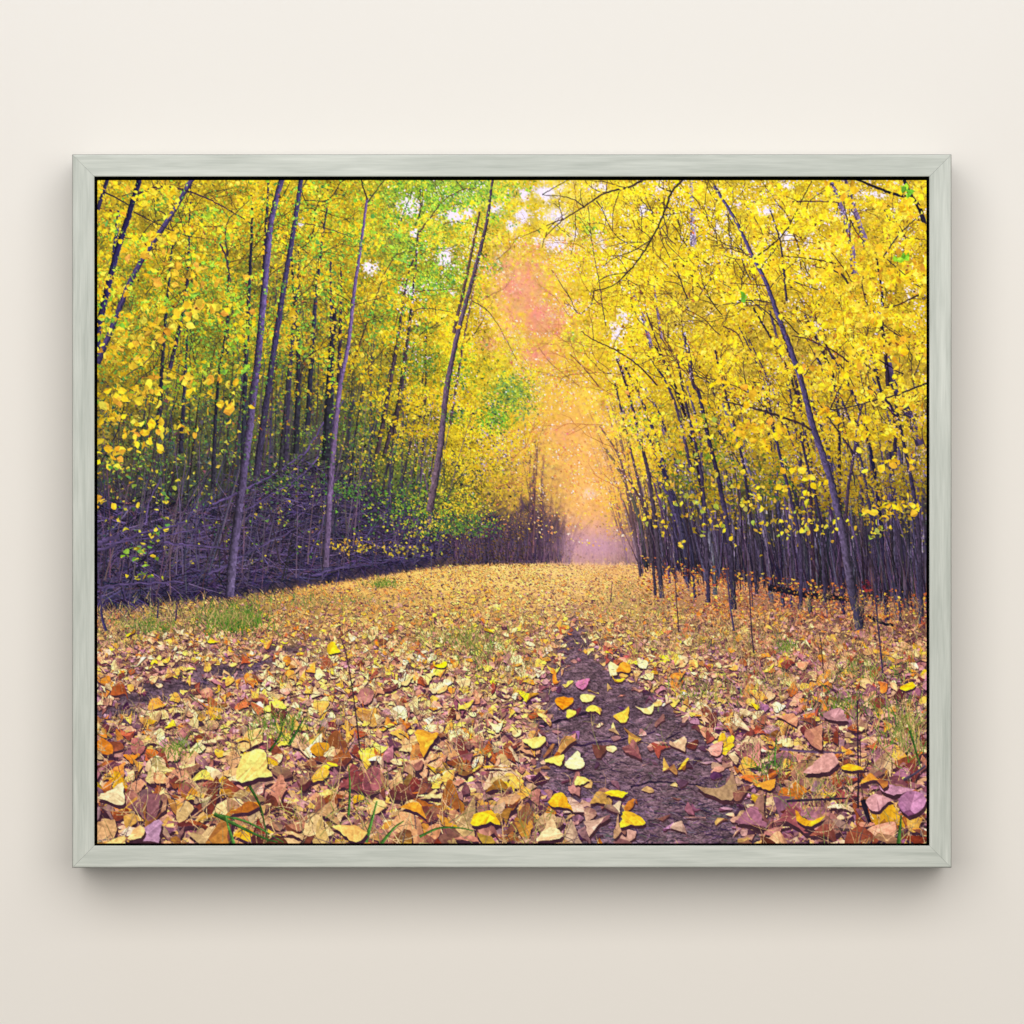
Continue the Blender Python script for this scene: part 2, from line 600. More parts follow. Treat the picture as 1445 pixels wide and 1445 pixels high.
SKY = [(580, 290, 22, 22, 1), (585, 330, 10, 12, .8), (640, 305, 26, 14, 1), (660, 300, 18, 12, .9), (630, 365, 18, 22, .9), (640, 410, 14, 10, .6), (575, 408, 14, 12, .9), (522, 378, 16, 14, .8),
       (701, 295, 16, 14, .8), (703, 360, 10, 22, .6), (770, 272, 26, 14, 1), (738, 305, 16, 14, 1), (785, 305, 18, 16, .9), (785, 345, 20, 14, 1), (845, 265, 22, 8, .7), (908, 297, 12, 12, .8), (848, 345, 14, 14, .7),
       (880, 450, 20, 16, .7), (905, 440, 14, 22, .6), (1080, 298, 14, 8, 1), (1110, 335, 20, 10, .9), (1025, 305, 10, 14, .8), (1108, 350, 8, 18, .6), (1155, 462, 10, 8, .6), (1013, 320, 8, 10, .7),
       (1280, 415, 14, 14, .6), (1230, 275, 26, 7, .9), (1262, 300, 10, 14, .6), (832, 697, 14, 10, .9), (850, 655, 10, 10, .7), (830, 620, 14, 12, .4), (740, 275, 12, 12, .9), (722, 320, 12, 14, .8), (760, 340, 12, 10, .8), (810, 330, 12, 12, .8), (930, 265, 10, 14, .7), (860, 310, 10, 14, .7), (1040, 290, 10, 10, .7), (1060, 350, 10, 12, .7), (1140, 340, 8, 10, .6), (870, 470, 16, 26, .8), (960, 395, 8, 12, .6), (1000, 440, 8, 12, .5), (1110, 262, 12, 8, .7), (425, 315, 6, 10, .8), (1005, 268, 8, 12, .5)]
GREEN = [(600, 278, 70, 30, 1.3), (665, 268, 56, 24, 1.2), (570, 350, 40, 36, 1.1), (615, 392, 46, 32, 1.1), (500, 330, 30, 40, .6), (470, 420, 40, 40, .5), (430, 470, 40, 60, .55), (540, 450, 30, 40, .5), (300, 470, 190, 160, .5), (480, 330, 130, 90, .45), (580, 330, 80, 70, .6), (160, 340, 30, 30, .5), (240, 300, 40, 24, .5), (350, 400, 26, 60, .6), (290, 520, 60, 50, .7), (640, 520, 40, 30, .5), (700, 300, 30, 20, .6), (290, 305, 22, 12, .8), (300, 450, 30, 22, .6), (330, 470, 30, 40, .6), (385, 300, 16, 26, .3), (600, 465, 24, 8, .8), (600, 512, 36, 26, .7),
         (720, 556, 30, 22, 1.2), (640, 590, 20, 10, .8), (700, 590, 26, 18, .8), (180, 380, 14, 8, .5), (205, 620, 50, 40, .8), (250, 560, 70, 60, .55), (400, 650, 80, 50, .6), (580, 690, 40, 30, 1), (640, 735, 40, 16, 1), (520, 690, 26, 14, .9), (440, 680, 26, 12, .9), (700, 372, 18, 14, .6),
         (830, 325, 14, 12, .6), (810, 480, 16, 20, .5), (900, 590, 30, 20, .3), (1000, 650, 40, 40, .6), (1080, 690, 50, 30, .6), (1085, 740, 40, 20, .6), (1180, 740, 40, 20, .4), (960, 690, 30, 40, .5), (370, 590, 20, 40, .6), (500, 600, 40, 40, .5)]
PINK = [(735, 410, 36, 50, 1), (765, 450, 26, 26, 1.1), (720, 375, 22, 22, .7), (760, 500, 26, 16, .7), (690, 485, 16, 14, .5), (800, 610, 30, 14, .4), (790, 450, 14, 20, .6)]


def paint(quick=False):
    bd = Board()
    W, H = bd.w, bd.h
    yy, xx = np.mgrid[0:H, 0:W].astype(np.float32)
    xx = xx / SS + OX
    yy = yy / SS + OY
    # ---------- A: far background
    base = layout(xx, yy).astype(np.float32)
    up = yy < 815
    n1 = fnoise(W, H, 26, 34, 4)[..., None]
    n2 = fnoise(W, H, 9, 11, 3)[..., None]
    px = base * (.66 + .56 * n1) * (.78 + .5 * n2)
    g = np.clip(blobmask(xx, yy, GREEN), 0, 1)[..., None] * n1 * 1.1
    px = px * (1 - g) + np.array([95, 130, 45]) * (.6 + .6 * n2) * g
    p = np.clip(blobmask(xx, yy, PINK) * 1.3, 0, 1)[..., None]
    pk = np.array([240, 160, 115]) + (n1 - .5) * np.array([20, -70, 20]) * 1.6
    px = px * (1 - p * .95) + pk * (.9 + .2 * n2) * p * .95
    # the far end of the lane
    d = np.exp(-(((xx - 835) / 34) ** 2 + ((yy - 755) / 42) ** 2))[..., None]
    px = px * (1 - .8 * d) + np.array([225, 165, 150]) * d * .8
    s = blobmask(xx, yy, SKY)[..., None]
    n3 = fnoise(W, H, 5, 6, 2)[..., None]
    s = np.clip((s * 1.25 + ((n2 - .5) * 1.2 + (n1 - .5) * .5 + (n3 - .5) * .8) * (s > .02) - .5) * 2.4, 0, 1)
    px = px * (1 - s) + np.array([242, 232, 238]) * s
    bd.px = px.astype(np.float32)

    def scatter(n, x0, x1, y0, y1, dens):
        """n tries, kept with probability dens(x, y)"""
        x, y = U(x0, x1, n), U(y0, y1, n)
        k = U(0, 1, n) < dens(x, y)
        return x[k], y[k]

    fl = fnoise(1300, 700, 30, 26, 3, seed=91)
    clump = fnoise(1300, 700, 46, 30, 3, seed=5)
    clump2 = fnoise(1300, 700, 24, 18, 3, seed=15)

    def cl(x, y, c=clump):
        return c[np.clip(y - 250, 0, 699).astype(int), np.clip(x - 130, 0, 1299).astype(int)]

    def crown_low(x):
        """how far down the yellow leaves reach"""
        return interp_edge(x, [(137, 640), (200, 610), (270, 575), (330, 560), (420, 580), (500, 610), (560, 645), (640, 690), (720, 700), (800, 720), (850, 740), (900, 740), (1000, 752), (1100, 752), (1308, 760)])

    def leafcol(x, y, bright=1.0):
        b = layout(x, y)
        n = len(x)
        yel = pick([(252, 220, 20), (246, 208, 22), (254, 228, 64), (238, 194, 26), (226, 206, 40), (240, 182, 44)], n, [4, 4, 2.4, 2.2, 1.6, 1.1])
        left = np.clip((640 - x) / 160, 0, 1) * np.clip((y - 300) / 200, .25, 1)
        yel = yel * (1 - .16 * left[:, None])
        gm = np.clip(blobmask(x, y, GREEN), 0, 1)
        gr = pick([(140, 200, 46), (104, 172, 52), (172, 214, 44), (78, 140, 56), (196, 214, 46)], n, [3, 2, 3, 1, 2]) * (.82 + .18 * np.clip((560 - y) / 150, 0, 1))[:, None]
        pm = np.clip(blobmask(x, y, PINK), 0, 1)
        pc = pick([(246, 160, 108), (250, 128, 122), (250, 172, 100), (240, 140, 130), (246, 190, 130)], n)
        om = np.exp(-(((x - 815) / 75) ** 2 + ((y - 665) / 85) ** 2))
        oc = pick([(250, 180, 55), (252, 195, 45), (250, 170, 90), (245, 190, 110)], n)
        r = U(0, 1, n)
        c = yel
        c = np.where((r < om)[:, None], oc, c)
        r = U(0, 1, n)
        c = np.where((r < gm * .92)[:, None], gr, c)
        r = U(0, 1, n)
        c = np.where((r < pm * .9)[:, None], pc, c)
        low = np.clip((y - 520) / 180, 0, 1) * (1 - om)
        c = c * (1 - .3 * low * (np.abs(x - 780) > 160))[:, None]
        return c * .8 * bright + b * .2 * bright

    # ---------- B: far crowns, fine and soft
    N = 90000
    x, y = scatter(N, 500, 960, 254, 800, lambda x, y: np.exp(-((x - 760) / 170) ** 2) * np.clip((crown_low(x) + 40 - y) / 60, .06, 1) * np.clip(1.15 - 1.25 * np.clip(blobmask(x, y, SKY), 0, 1), 0, 1) * (.35 + .9 * cl(x, y)) * (1 - .45 * np.clip(blobmask(x, y, PINK), 0, 1)))
    sz = U(2.6, 5.2, len(x))
    t, c = leaves(x, y, sz, leafcol(x, y) * (.84 + .36 * cl(x, y, clump2))[:, None], 'tiny', contrast=.25, tint=(120, 80, 0))
    bd.add(t, c)
    bd.flush()
    soft = blur(bd.px, 2)
    m = np.clip(np.exp(-(((xx - 770) / 95) ** 2)) * 1.2, 0, 1)[..., None] * up[..., None]
    bd.px = bd.px * (1 - .75 * m) + soft * .75 * m
    glow = np.array([252, 205, 130])
    gm = (np.exp(-(((xx - 810) / 70) ** 2 + ((yy - 660) / 120) ** 2)) * .28)[..., None]
    bd.px = bd.px * (1 - gm) + glow * gm

    # a full depth of fine leaves behind everything
    x, y = scatter(120000, 132, 1312, 250, 800, lambda x, y: np.clip((interp_edge(x, GROUND) - 60 - y) / 120, .05, 1) * np.clip((np.abs(x - 775) - 30) / 90, .05, 1) * np.clip(1.1 - 1.2 * blobmask(x, y, SKY), 0.04, 1))
    o = np.argsort(U(0, 1, len(x)) + (y > 560) * 0)
    x, y = x[o], y[o]
    n = len(x)
    low = np.clip((y - np.where(x < 620, 520, 600)) / 110, 0, 1)[:, None]
    lc = leafcol(x, y)
    ug = pick([(58, 84, 60), (84, 112, 58), (48, 56, 64), (120, 124, 56), (70, 60, 84), (58, 50, 76)], n)
    lc = np.where(U(0, 1, (n, 1)) < low * .85 + .12 * (x < 620)[:, None], ug, lc)
    lc = lc * .62 + layout(x, y) * .38
    lc = lc * np.clip(.6 + .66 * cl(x, y, clump2) + rng.normal(0, .14, n), .36, 1.2)[:, None]
    t, c = leaves(x, y, U(3, 6.5, n), lc, 'tiny', contrast=.4, tint=(70, 60, 20))
    bd.add(t, c)
    bd.flush()

    # dark undergrowth behind: shade the lower woods on both sides
    def far_stems(n, x0, x1, ytop, ybot, w, pal, lean):
        x = U(x0, x1, n)
        yb = interp_edge(x, GROUND) - U(0, 22, n) + 4
        ln = (yb - U(ytop[0], ytop[1], n))
        sprays(bd, x, yb, ln, U(w[0], w[1], n) * 1.5, -np.pi / 2 + lean(x) + rng.normal(0, .06, n), lean(x) * .5 + rng.normal(0, .08, n), pick(pal, n), k=6)
    far_stems(130, 137, 590, (380, 640), 0, (.8, 3.2), [(58, 56, 62), (72, 66, 80), (46, 46, 50), (80, 76, 70)], lambda x: .1 + 0 * x)
    far_stems(190, 885, 1310, (500, 740), 0, (.6, 2.4), [(66, 54, 74), (82, 68, 90), (52, 44, 58), (96, 82, 100)], lambda x: -.2 + (x - 890) / 420 * .14)
    bd.flush(.9)
    # gaps of pale light between the far stems on the right
    n = 420
    x = U(900, 1308, n); y = U(600, 800, n)
    sprays(bd, x, y, U(6, 34, n), U(.8, 2.6, n), np.full(n, -1.6), np.zeros(n), pick([(190, 170, 205), (160, 140, 180), (210, 190, 200), (140, 120, 160)], n), k=2)
    bd.flush(.55)

    # far leaf layer on both sides
    def dl(x, y):
        side = np.clip((np.abs(x - 770) - 60) / 120, 0, 1)
        return side * np.clip((crown_low(x) - y) / 110, .03, 1) * np.clip(1.1 - 1.15 * np.clip(blobmask(x, y, SKY), 0, 1), 0, 1) * np.clip(cl(x, y) * 2.1 - .45, .05, 1)
    x, y = scatter(120000, 132, 1312, 250, 770, dl)
    sz = U(3, 6.2, len(x))
    t, c = leaves(x, y, sz, leafcol(x, y) * (.66 + .5 * cl(x, y, clump2))[:, None], 'tiny', contrast=.4, tint=(90, 60, 0))
    bd.add(t, c)
    bd.flush()
    bd.px = bd.px * .8 + blur(bd.px, 1) * .2


    # ---------- C: the lane: soil, then leaf litter from far to near
    gl = interp_edge(np.arange(W) / SS + OX, GROUND)[None]
    jit = (fnoise(W, H, 5, 4, 2) - .5) * 9
    gm = np.clip((yy - gl + jit) / 2, 0, 1)[..., None]
    near = np.clip((yy - 790) / 400, 0, 1)
    nA = fnoise(W, H, 40, 12, 5)
    nB = fnoise(W, H, 7, 2.6, 3)
    nC = fnoise(W, H, 3.2, 2.0, 2)
    soil = layout(xx, np.maximum(yy, 845)) * (.5 + .36 * nA + .3 * nB + .4 * np.clip((900 - yy) / 80, 0, 1))[..., None]
    pl = interp_edge(yy.ravel(), [(b, a) for b, a in [(l[0], l[1]) for l in PATH_L]]).reshape(H, W)
    pr = interp_edge(yy.ravel(), [(l[0], l[1]) for l in PATH_R]).reshape(H, W)
    wob = (fnoise(W, H, 34, 10, 4) - .5) * 105 * (.22 + near)
    pm = np.clip((xx - pl + wob) / (6 + 26 * near), 0, 1) * np.clip((pr - xx + wob) / (8 + 70 * near), 0, 1) * np.clip((yy - 805) / 90, 0, 1)
    lt = np.clip(1 - np.abs(yy - interp_edge(xx.ravel(), [(137, 1004), (230, 975), (330, 948), (420, 918), (480, 896), (560, 876)]).reshape(H, W) + wob * .4) / (10 + 30 * near), 0, 1) * 1.6 * np.clip((470 - xx) / 120, 0, 1)
    earth = np.array([120, 94, 104]) * (.46 + .5 * nA + .4 * nB + .62 * (nC - .5) + .5 * (fnoise(W, H, 13, 5, 3) - .5))[..., None]
    earth += (np.clip(nA - .5, 0, 1) * 60)[..., None] * np.array([1, .8, .8])
    k = np.maximum(pm, lt * .9)[..., None]
    soil = soil * (1 - k) + earth * k
    bd.px = bd.px * (1 - gm) + soil.astype(np.float32) * gm
    ruts = [(165, 1003, 60, 9, 1), (235, 968, 60, 9, 1), (310, 945, 50, 8, 1), (200, 985, 46, 9, .9), (395, 914, 50, 5, .8), (450, 902, 36, 4, .7), (300, 1016, 60, 8, .6)]
    rm = np.clip((blobmask(xx, yy, ruts) + (nA - .5) * 1.2 - .35) * 3, 0, 1).astype(np.float32)
    gsel = rm[..., None] * .9
    bd.px = bd.px * (1 - gsel) + (earth * .82).astype(np.float32) * gsel
    pm = np.maximum(pm, rm)
    pmask = np.clip(np.maximum(pm, lt * .9 * (nA > .47)), 0, 1)

    def onpath(x, y):
        return pmask[np.clip((y - OY) * SS, 0, H - 1).astype(int), np.clip((x - OX) * SS, 0, W - 1).astype(int)]

    # ruts, crumbs and roots in the bare earth
    n = 2600
    x, y = U(720, 1100, n), 868 + 330 * np.sqrt(U(0, 1, n))
    kk = onpath(x, y) > .35
    x, y = x[kk], y[kk]; n = len(x); zz = (y - 800) / 380
    sprays(bd, x, y, zz * U(4, 26, n), zz * U(.7, 2.2, n) + .4, rng.normal(.05, .35, n), rng.normal(0, .6, n), pick([(60, 42, 70), (132, 104, 126), (150, 118, 130), (48, 34, 60), (116, 88, 110), (96, 92, 90)], n), k=4)
    bd.flush(.7)
    for pts, w, cc in [([(748, 1026), (775, 1019), (800, 1013), (830, 1006)], 7, (62, 45, 62)), ([(752, 1023), (780, 1016), (826, 1004)], 2.2, (120, 92, 110)), ([(764, 1046), (800, 1052), (850, 1047), (890, 1042), (925, 1032)], 4, (66, 46, 72)), ([(764, 1043), (800, 1049), (850, 1044), (890, 1039)], 1.6, (140, 108, 128)),
                       ([(842, 1066), (856, 1076), (862, 1083)], 4, (138, 104, 122)), ([(890, 1110), (930, 1102), (990, 1108)], 3, (56, 40, 66)), ([(1040, 1160), (1075, 1150), (1100, 1146)], 5, (62, 44, 72)), ([(940, 1042), (960, 1032)], 2.5, (60, 42, 66))]:
        stroke(bd, pts, w, w * .6, cc, lanes=3, rough=.12, wob=.9)
    bd.flush()

    HOR = 772.0
    PALL = [(250, 184, 76), (250, 206, 138), (240, 178, 116), (224, 154, 116), (180, 124, 124), (172, 92, 56), (238, 146, 50), (252, 194, 44), (240, 202, 146), (140, 78, 62)]

    def litter(x, y, kind, size, shadow):
        n = len(x)
        right = np.clip((x - 900) / 260, 0, 1)
        far = np.clip((930 - y) / 120, 0, 1)
        w = np.stack([3.2 + 1.2 * far - right, 3.4 + 0 * x - right, 3 - .6 * right, 2.6 + right * .6, .9 + 2.4 * right, 1.0 + .9 * right, 1.9 + .4 * far, .8 + 0 * x - .3 * right, 1.2 * (1 - right), .8 + .8 * right], 1)
        # runs of like leaves
        tone = fnoise(1300, 420, 60, 26, 3, seed=33)[np.clip(y - 780, 0, 419).astype(int), np.clip(x - 130, 0, 1299).astype(int)]
        w[:, [0, 1, 7]] *= (.25 + 1.8 * tone)[:, None]
        w[:, [4, 5, 9]] *= (2.1 - 2.1 * tone)[:, None]
        w[:, [4, 5, 9]] *= (1 + .5 * np.clip((y - 1040) / 140, 0, 1) + .4 * right)[:, None]
        cw = np.cumsum(w / w.sum(1, keepdims=True), 1)
        i = (U(0, 1, n)[:, None] > cw).sum(1).clip(0, 9)
        c = np.array(PALL, float)[i] * rng.normal(1, .09, (n, 1)) + rng.normal(0, 6, (n, 3))
        b = layout(x, np.maximum(y, 846))
        ref = np.array([195., 150, 108])
        c = c * (.62 + .38 * b / ref)
        fk = np.clip((905 - y) / 90, 0, .75)[:, None]
        c = c * (1 - fk) + (b * np.array([1.42, 1.22, .98]) + rng.normal(0, 17, (n, 1))) * fk
        c = c * (1 + .12 * np.exp(-((y - 935) / 60) ** 2))[:, None]
        c = c * (1 - .14 * np.clip((y - 1060) / 130, 0, 1))[:, None]
        big = kind == 'big'
        return [leaves(x[j:j + 6000], y[j:j + 6000], size[j:j + 6000], c[j:j + 6000], kind, flat=.72 if big else .6, elev=.36, fold=.6, curl=.75, contrast=.42 + .2 * np.clip((y[j:j + 6000] - 920) / 150, 0, 1), shadow=shadow, tint=(92, 44, 58), var=.03 if big else .07) for j in range(0, n, 6000)]

    # broken old leaves pressed into the ground under the fresh ones
    n = 26000
    y = 800 + 400 * U(0, 1, n) ** 1.25; x = U(132, 1312, n)
    k = (y > interp_edge(x, GROUND)) & (U(0, 1, n) > onpath(x, y) * np.where(y > 940, .985, .88))
    x, y = x[k], y[k]; o = np.argsort(y); x, y = x[o], y[o]; n = len(x)
    c = pick([(216, 160, 118), (180, 124, 106), (236, 186, 126), (140, 94, 90), (190, 138, 134), (240, 190, 100), (96, 62, 72)], n) * (.5 + .5 * layout(x, np.maximum(y, 846)) / np.array([190., 146, 106]))
    t, c = leaves(x, y, (.055 * (y - HOR) + .8) * rng.normal(1, .3, n).clip(.4, 1.8), c, 'small', flat=.4, elev=.36, fold=.5, curl=.5, contrast=.5, shadow=.1, tint=(84, 34, 62))
    bd.add(t, c)
    bd.flush()

    # far, middle and near litter, each sorted from far to near
    def rows(y0, y1, dens):
        ys, y = [], y0
        while y < y1:
            s = .105 * (y - HOR)
            m = int(PW / (s * .5) * dens)
            ys.append(np.stack([U(130, 1315, m), y + U(-.5, .5, m) * s * .3], 1))
            y += s * .2
        a = np.concatenate(ys)
        return a[:, 0], a[:, 1]
    for y0, y1, kind, dens, shd in [(797, 862, 'tiny', .3, .06), (862, 930, 'small', .6, .09), (930, 1215, 'big', .66, .125)]:
        x, y = rows(y0, y1, dens)
        keep = (y > interp_edge(x, GROUND) - 2)
        pz = onpath(x, y)
        keep &= U(0, 1, len(x)) > pz * (1.06 if y0 > 930 else .9)
        bare = fnoise(1300, 420, 36, 14, 3, seed=71)[np.clip(y - 780, 0, 419).astype(int), np.clip(x - 130, 0, 1299).astype(int)]
        keep &= U(0, 1, len(x)) < np.clip(2.6 * bare - .5, .1, 1)
        x, y = x[keep], y[keep]
        o = np.argsort(y, kind='stable')
        x, y = x[o], y[o]
        s = (.074 + .024 * np.clip((y - 1000) / 150, 0, 1)) * (y - HOR) * rng.lognormal(-.03, .3, len(y)).clip(.4, 1.75) + .6
        for t, c in litter(x, y, kind, s, shd):
            bd.add(t, c)
        # straw and dry grass between the leaves
        n = int(len(x) * (1.1 if kind != 'big' else 2.2))
        j = rng.integers(0, len(x), n)
        j.sort()
        gx, gy = x[j] + rng.normal(0, 6, n), y[j]
        gs = .06 * (gy - HOR)
        sprays(bd, gx, gy, gs * U(.6, 2.6, n), .2 + gs * U(.02, .06, n), -np.pi / 2 + rng.normal(0, .9, n), rng.normal(0, .9, n), pick([(196, 156, 108), (170, 132, 96), (140, 130, 80), (124, 98, 96), (222, 184, 132), (100, 70, 74)], n), k=4)
        bd.flush()


    # ---------- D: brushwood at the left edge of the lane
    bt = interp_edge(np.arange(W) / SS + OX, BRUSHTOP)[None]
    rag = (fnoise(W, H, 40, 46, 4) - .5) * 170
    m = np.clip((yy - bt + rag) / 46, 0, 1) * np.clip((gl - yy + jit * 1.6 + 2) / 5, 0, 1) * np.clip((812 - xx) / 22, 0, 1)
    m = (m * .8)[..., None]
    nd = fnoise(W, H, 16, 9, 4)[..., None]
    warm = np.clip((xx - 560) / 200, 0, 1)[..., None]
    dk = (np.array([54, 45, 68]) * (1 - warm) + np.array([74, 56, 74]) * warm) * (.5 + 1.0 * nd)
    bd.px = bd.px * (1 - m) + dk.astype(np.float32) * m

    def brush(n, pal, wid, ln, ang, mix=1.0, x0=132, x1=700):
        x = U(x0, x1, n)
        a, b = interp_edge(x, BRUSHTOP), interp_edge(x, GROUND)
        y = a - 14 + (b - a + 2) * U(0, 1, n) ** .8
        sc = np.clip(1.25 - (x - 137) / 700, .3, 1.2)
        lim = np.clip((b - y) / 26, .12, 1)
        sprays(bd, x, y, sc * U(ln[0], ln[1], n) * lim, sc * U(wid[0], wid[1], n) + .3, ang(n), rng.normal(0, .45, n), pick(pal, n) * (.82 + .25 * U(0, 1, n))[:, None], k=5)
        bd.flush(mix)
    flatang = lambda n: np.where(U(0, 1, n) < .5, 0, np.pi) + rng.normal(-.1, .42, n)
    anyang = lambda n: U(-np.pi, 0, n)
    brush(3000, [(38, 31, 54), (52, 43, 72), (32, 29, 46)], (.9, 2.6), (16, 80), flatang)
    brush(2300, [(82, 69, 108), (66, 57, 90), (92, 78, 118), (58, 52, 78)], (.6, 1.7), (16, 80), flatang, .85)
    brush(1500, [(78, 62, 84), (60, 50, 66), (100, 82, 96), (36, 30, 48), (96, 74, 76)], (.5, 1.4), (14, 60), anyang, .85)
    # leaves and weeds in the brush
    x, y = scatter(13000, 132, 800, 560, 800, lambda x, y: np.clip(cl(x, y, clump2) * 2.6 - 1.0, 0, 1) * np.clip((790 - y) / 150, .04, 1) * .8)
    t, c = leaves(x, y, U(3, 8, len(x)) * np.clip(1.3 - (x - 137) / 800, .5, 1.2), pick([(60, 92, 52), (92, 128, 50), (44, 72, 56), (150, 156, 50), (70, 84, 70), (110, 76, 70), (180, 160, 50)], len(x)), 'tiny', contrast=.5)
    bd.add(t, c)
    bd.flush()
    brush(800, [(94, 80, 120), (112, 96, 134), (80, 68, 96), (34, 28, 48), (34, 28, 48)], (.6, 1.5), (20, 90), lambda n: np.where(U(0, 1, n) < .5, 0, np.pi) + rng.normal(-.15, .6, n), .85)
    # upright saplings in the brush
    n = 150
    x = U(137, 640, n); yb = interp_edge(x, GROUND) - U(4, 70, n)
    sprays(bd, x, yb, U(60, 230, n), U(.8, 2.4, n), -np.pi / 2 + .1 + rng.normal(0, .14, n), rng.normal(.05, .2, n), pick([(70, 60, 84), (88, 76, 98), (54, 50, 58), (100, 84, 96)], n), k=6)
    bd.flush(.85)
    x, y = scatter(5200, 132, 700, 640, 806, lambda x, y: np.clip(cl(x, y, fl) * 3 - 1.5, 0, 1) * np.clip((800 - y) / 100, .1, 1))
    t, c = leaves(x, y, U(2.5, 6.5, len(x)) * np.clip(1.3 - (x - 137) / 800, .5, 1.2), pick([(70, 104, 56), (100, 140, 54), (54, 84, 60), (170, 166, 50), (200, 176, 50), (110, 80, 74)], len(x)), 'tiny', contrast=.5)
    bd.add(t, c)
    bd.flush()
    # heavy fallen limbs
    for pts, w in [([(138, 776), (165, 768), (200, 752), (240, 744), (262, 736)], 5), ([(138, 770), (190, 762), (232, 756), (300, 740)], 2.5), ([(232, 766), (290, 770), (326, 774)], 4), ([(138, 764), (160, 760), (170, 752)], 9), ([(138, 828), (190, 824), (260, 820)], 4), ([(290, 812), (322, 797), (350, 780), (430, 740)], 3),
                   ([(300, 712), (345, 692), (400, 660), (430, 640)], 3.5), ([(345, 720), (380, 700), (432, 664), (470, 610), (486, 560)], 2.4), ([(430, 640), (455, 600), (476, 565)], 2.6), ([(440, 812), (480, 802), (520, 796), (560, 790)], 3), ([(430, 790), (455, 742), (458, 700)], 2), ([(205, 740), (212, 706), (226, 676)], 2)]:
        stroke(bd, pts, w, w * .55, (86, 72, 108), lanes=3 if w > 3 else 1, side=-.2, rough=.1, wob=.8)
    bd.flush()
    # fine upright stems of the thicket where the lane closes
    n = 700
    x = U(640, 806, n); yb = interp_edge(x, GROUND) + U(-14, 3, n)
    pk_ = np.exp(-((x - 765) / 34) ** 2)
    sprays(bd, x, yb, U(16, 60, n) + pk_ * U(0, 90, n) * U(0, 1, n), U(.5, 1.6, n), -np.pi / 2 + rng.normal(0, .16, n), rng.normal(0, .3, n), pick([(70, 54, 80), (92, 72, 92), (56, 44, 64), (116, 88, 96), (84, 66, 74)], n), k=5)
    bd.flush(.9)
    for pts, w in [([(748, 790), (751, 720), (754, 660), (758, 622)], 6), ([(762, 790), (764, 700), (768, 640)], 4.5), ([(733, 790), (735, 730), (737, 690)], 4), ([(778, 790), (776, 730), (780, 690)], 3), ([(716, 790), (718, 740)], 3)]:
        stroke(bd, pts, w, w * .3, (84, 58, 78), lanes=2, rough=.15, wob=.8)
    bd.flush(.75)
    n = 500
    x = U(795, 905, n)
    sprays(bd, x, 794 + U(-4, 4, n), U(10, 60, n), U(.5, 1.3, n), -np.pi / 2 + rng.normal(0, .12, n), rng.normal(0, .2, n), pick([(190, 150, 165), (160, 130, 150), (150, 120, 120), (205, 165, 150)], n), k=3)
    bd.flush(.5)
    x, y = scatter(16000, 630, 905, 560, 800, lambda x, y: np.exp(-((x - 755) / 60) ** 2 - ((y - 700) / 70) ** 2) * .9 + .02 * (y < 760) + .5 * (x < 740) * (y > 730))
    t, c = leaves(x, y, U(2, 4, len(x)), pick([(228, 170, 70), (205, 150, 80), (240, 185, 60), (130, 90, 84), (150, 104, 88), (96, 70, 84)], len(x)) * (.98 - .55 * np.clip((y - 690) / 90, 0, 1))[:, None], 'tiny', contrast=.35)
    bd.add(t, c)
    bd.flush(.85)
    # weeds and yellow bushes under the second row, x 540..690
    for bx, by, rx, ry, n, pal in [(575, 712, 46, 26, 700, [(70, 120, 45), (110, 150, 45), (50, 92, 45), (150, 160, 45)]), (640, 722, 40, 26, 700, [(205, 185, 35), (170, 170, 40), (120, 150, 45), (225, 190, 40)]), (655, 742, 40, 14, 400, [(70, 110, 50), (100, 140, 50)]), (600, 745, 40, 16, 260, [(120, 150, 50), (200, 180, 50), (60, 96, 50)]),
                                   (500, 770, 40, 10, 120, [(215, 185, 40), (190, 150, 50)]), (575, 775, 36, 10, 90, [(205, 180, 50), (150, 150, 60)]), (485, 690, 30, 14, 220, [(70, 120, 50), (96, 130, 50)]), (400, 680, 60, 16, 300, [(70, 96, 56), (96, 120, 60), (50, 76, 50)]),
                                   (540, 640, 60, 40, 500, [(200, 175, 40), (150, 150, 45), (90, 120, 45)]), (722, 556, 24, 16, 170, [(92, 150, 84), (116, 168, 84), (76, 128, 80), (160, 186, 70)]), (700, 574, 22, 12, 110, [(110, 160, 70), (84, 136, 70), (150, 180, 60)]), (742, 580, 12, 16, 70, [(116, 156, 90), (150, 170, 80)]), (716, 536, 14, 8, 50, [(130, 170, 80), (100, 150, 80)]), (700, 590, 24, 14, 300, [(110, 175, 45), (140, 190, 45)])]:
        x, y = rng.normal(bx, rx * .6, n), rng.normal(by, ry * .6, n)
        t, c = leaves(x, y, U(2.5, 6.5, n), pick(pal, n), 'tiny', contrast=.45)
        bd.add(t, c)
    bd.flush(.92)

    # ---------- E: named trunks, back ones first, with leaf layers between
    def trunk(pts, w0, w1, col, side=.25, lanes=5):
        stroke(bd, pts, w0, w1, col, lanes=lanes, side=side, rough=.1, step=3.5, wob=.3)

    def crown(n, x0, x1, y0, y1, size, thr, gain, bright, dens=None, kind='tiny', cmap=clump, contrast=.42, alpha=1.0):
        def d(x, y):
            v = np.clip(cl(x, y, cmap) * gain - thr, 0, 1) * np.clip((crown_low(x) - y) / 90, .02, 1) * np.clip(1.05 - 1.1 * np.clip(blobmask(x, y, SKY), 0, 1), 0, 1)
            v = v * (1 - .8 * np.clip(blobmask(x, y, PINK), 0, 1))
            return v if dens is None else v * dens(x, y)
        x, y = scatter(n, x0, x1, y0, y1, d)
        sz = U(size[0], size[1], len(x))
        col = leafcol(x, y, bright) * (.84 + .3 * cl(x, y, clump2))[:, None]
        t, c = leaves(x, y, sz, col, kind, contrast=contrast, tint=(120, 70, 0))
        bd.add(t, c)
        bd.flush(alpha)

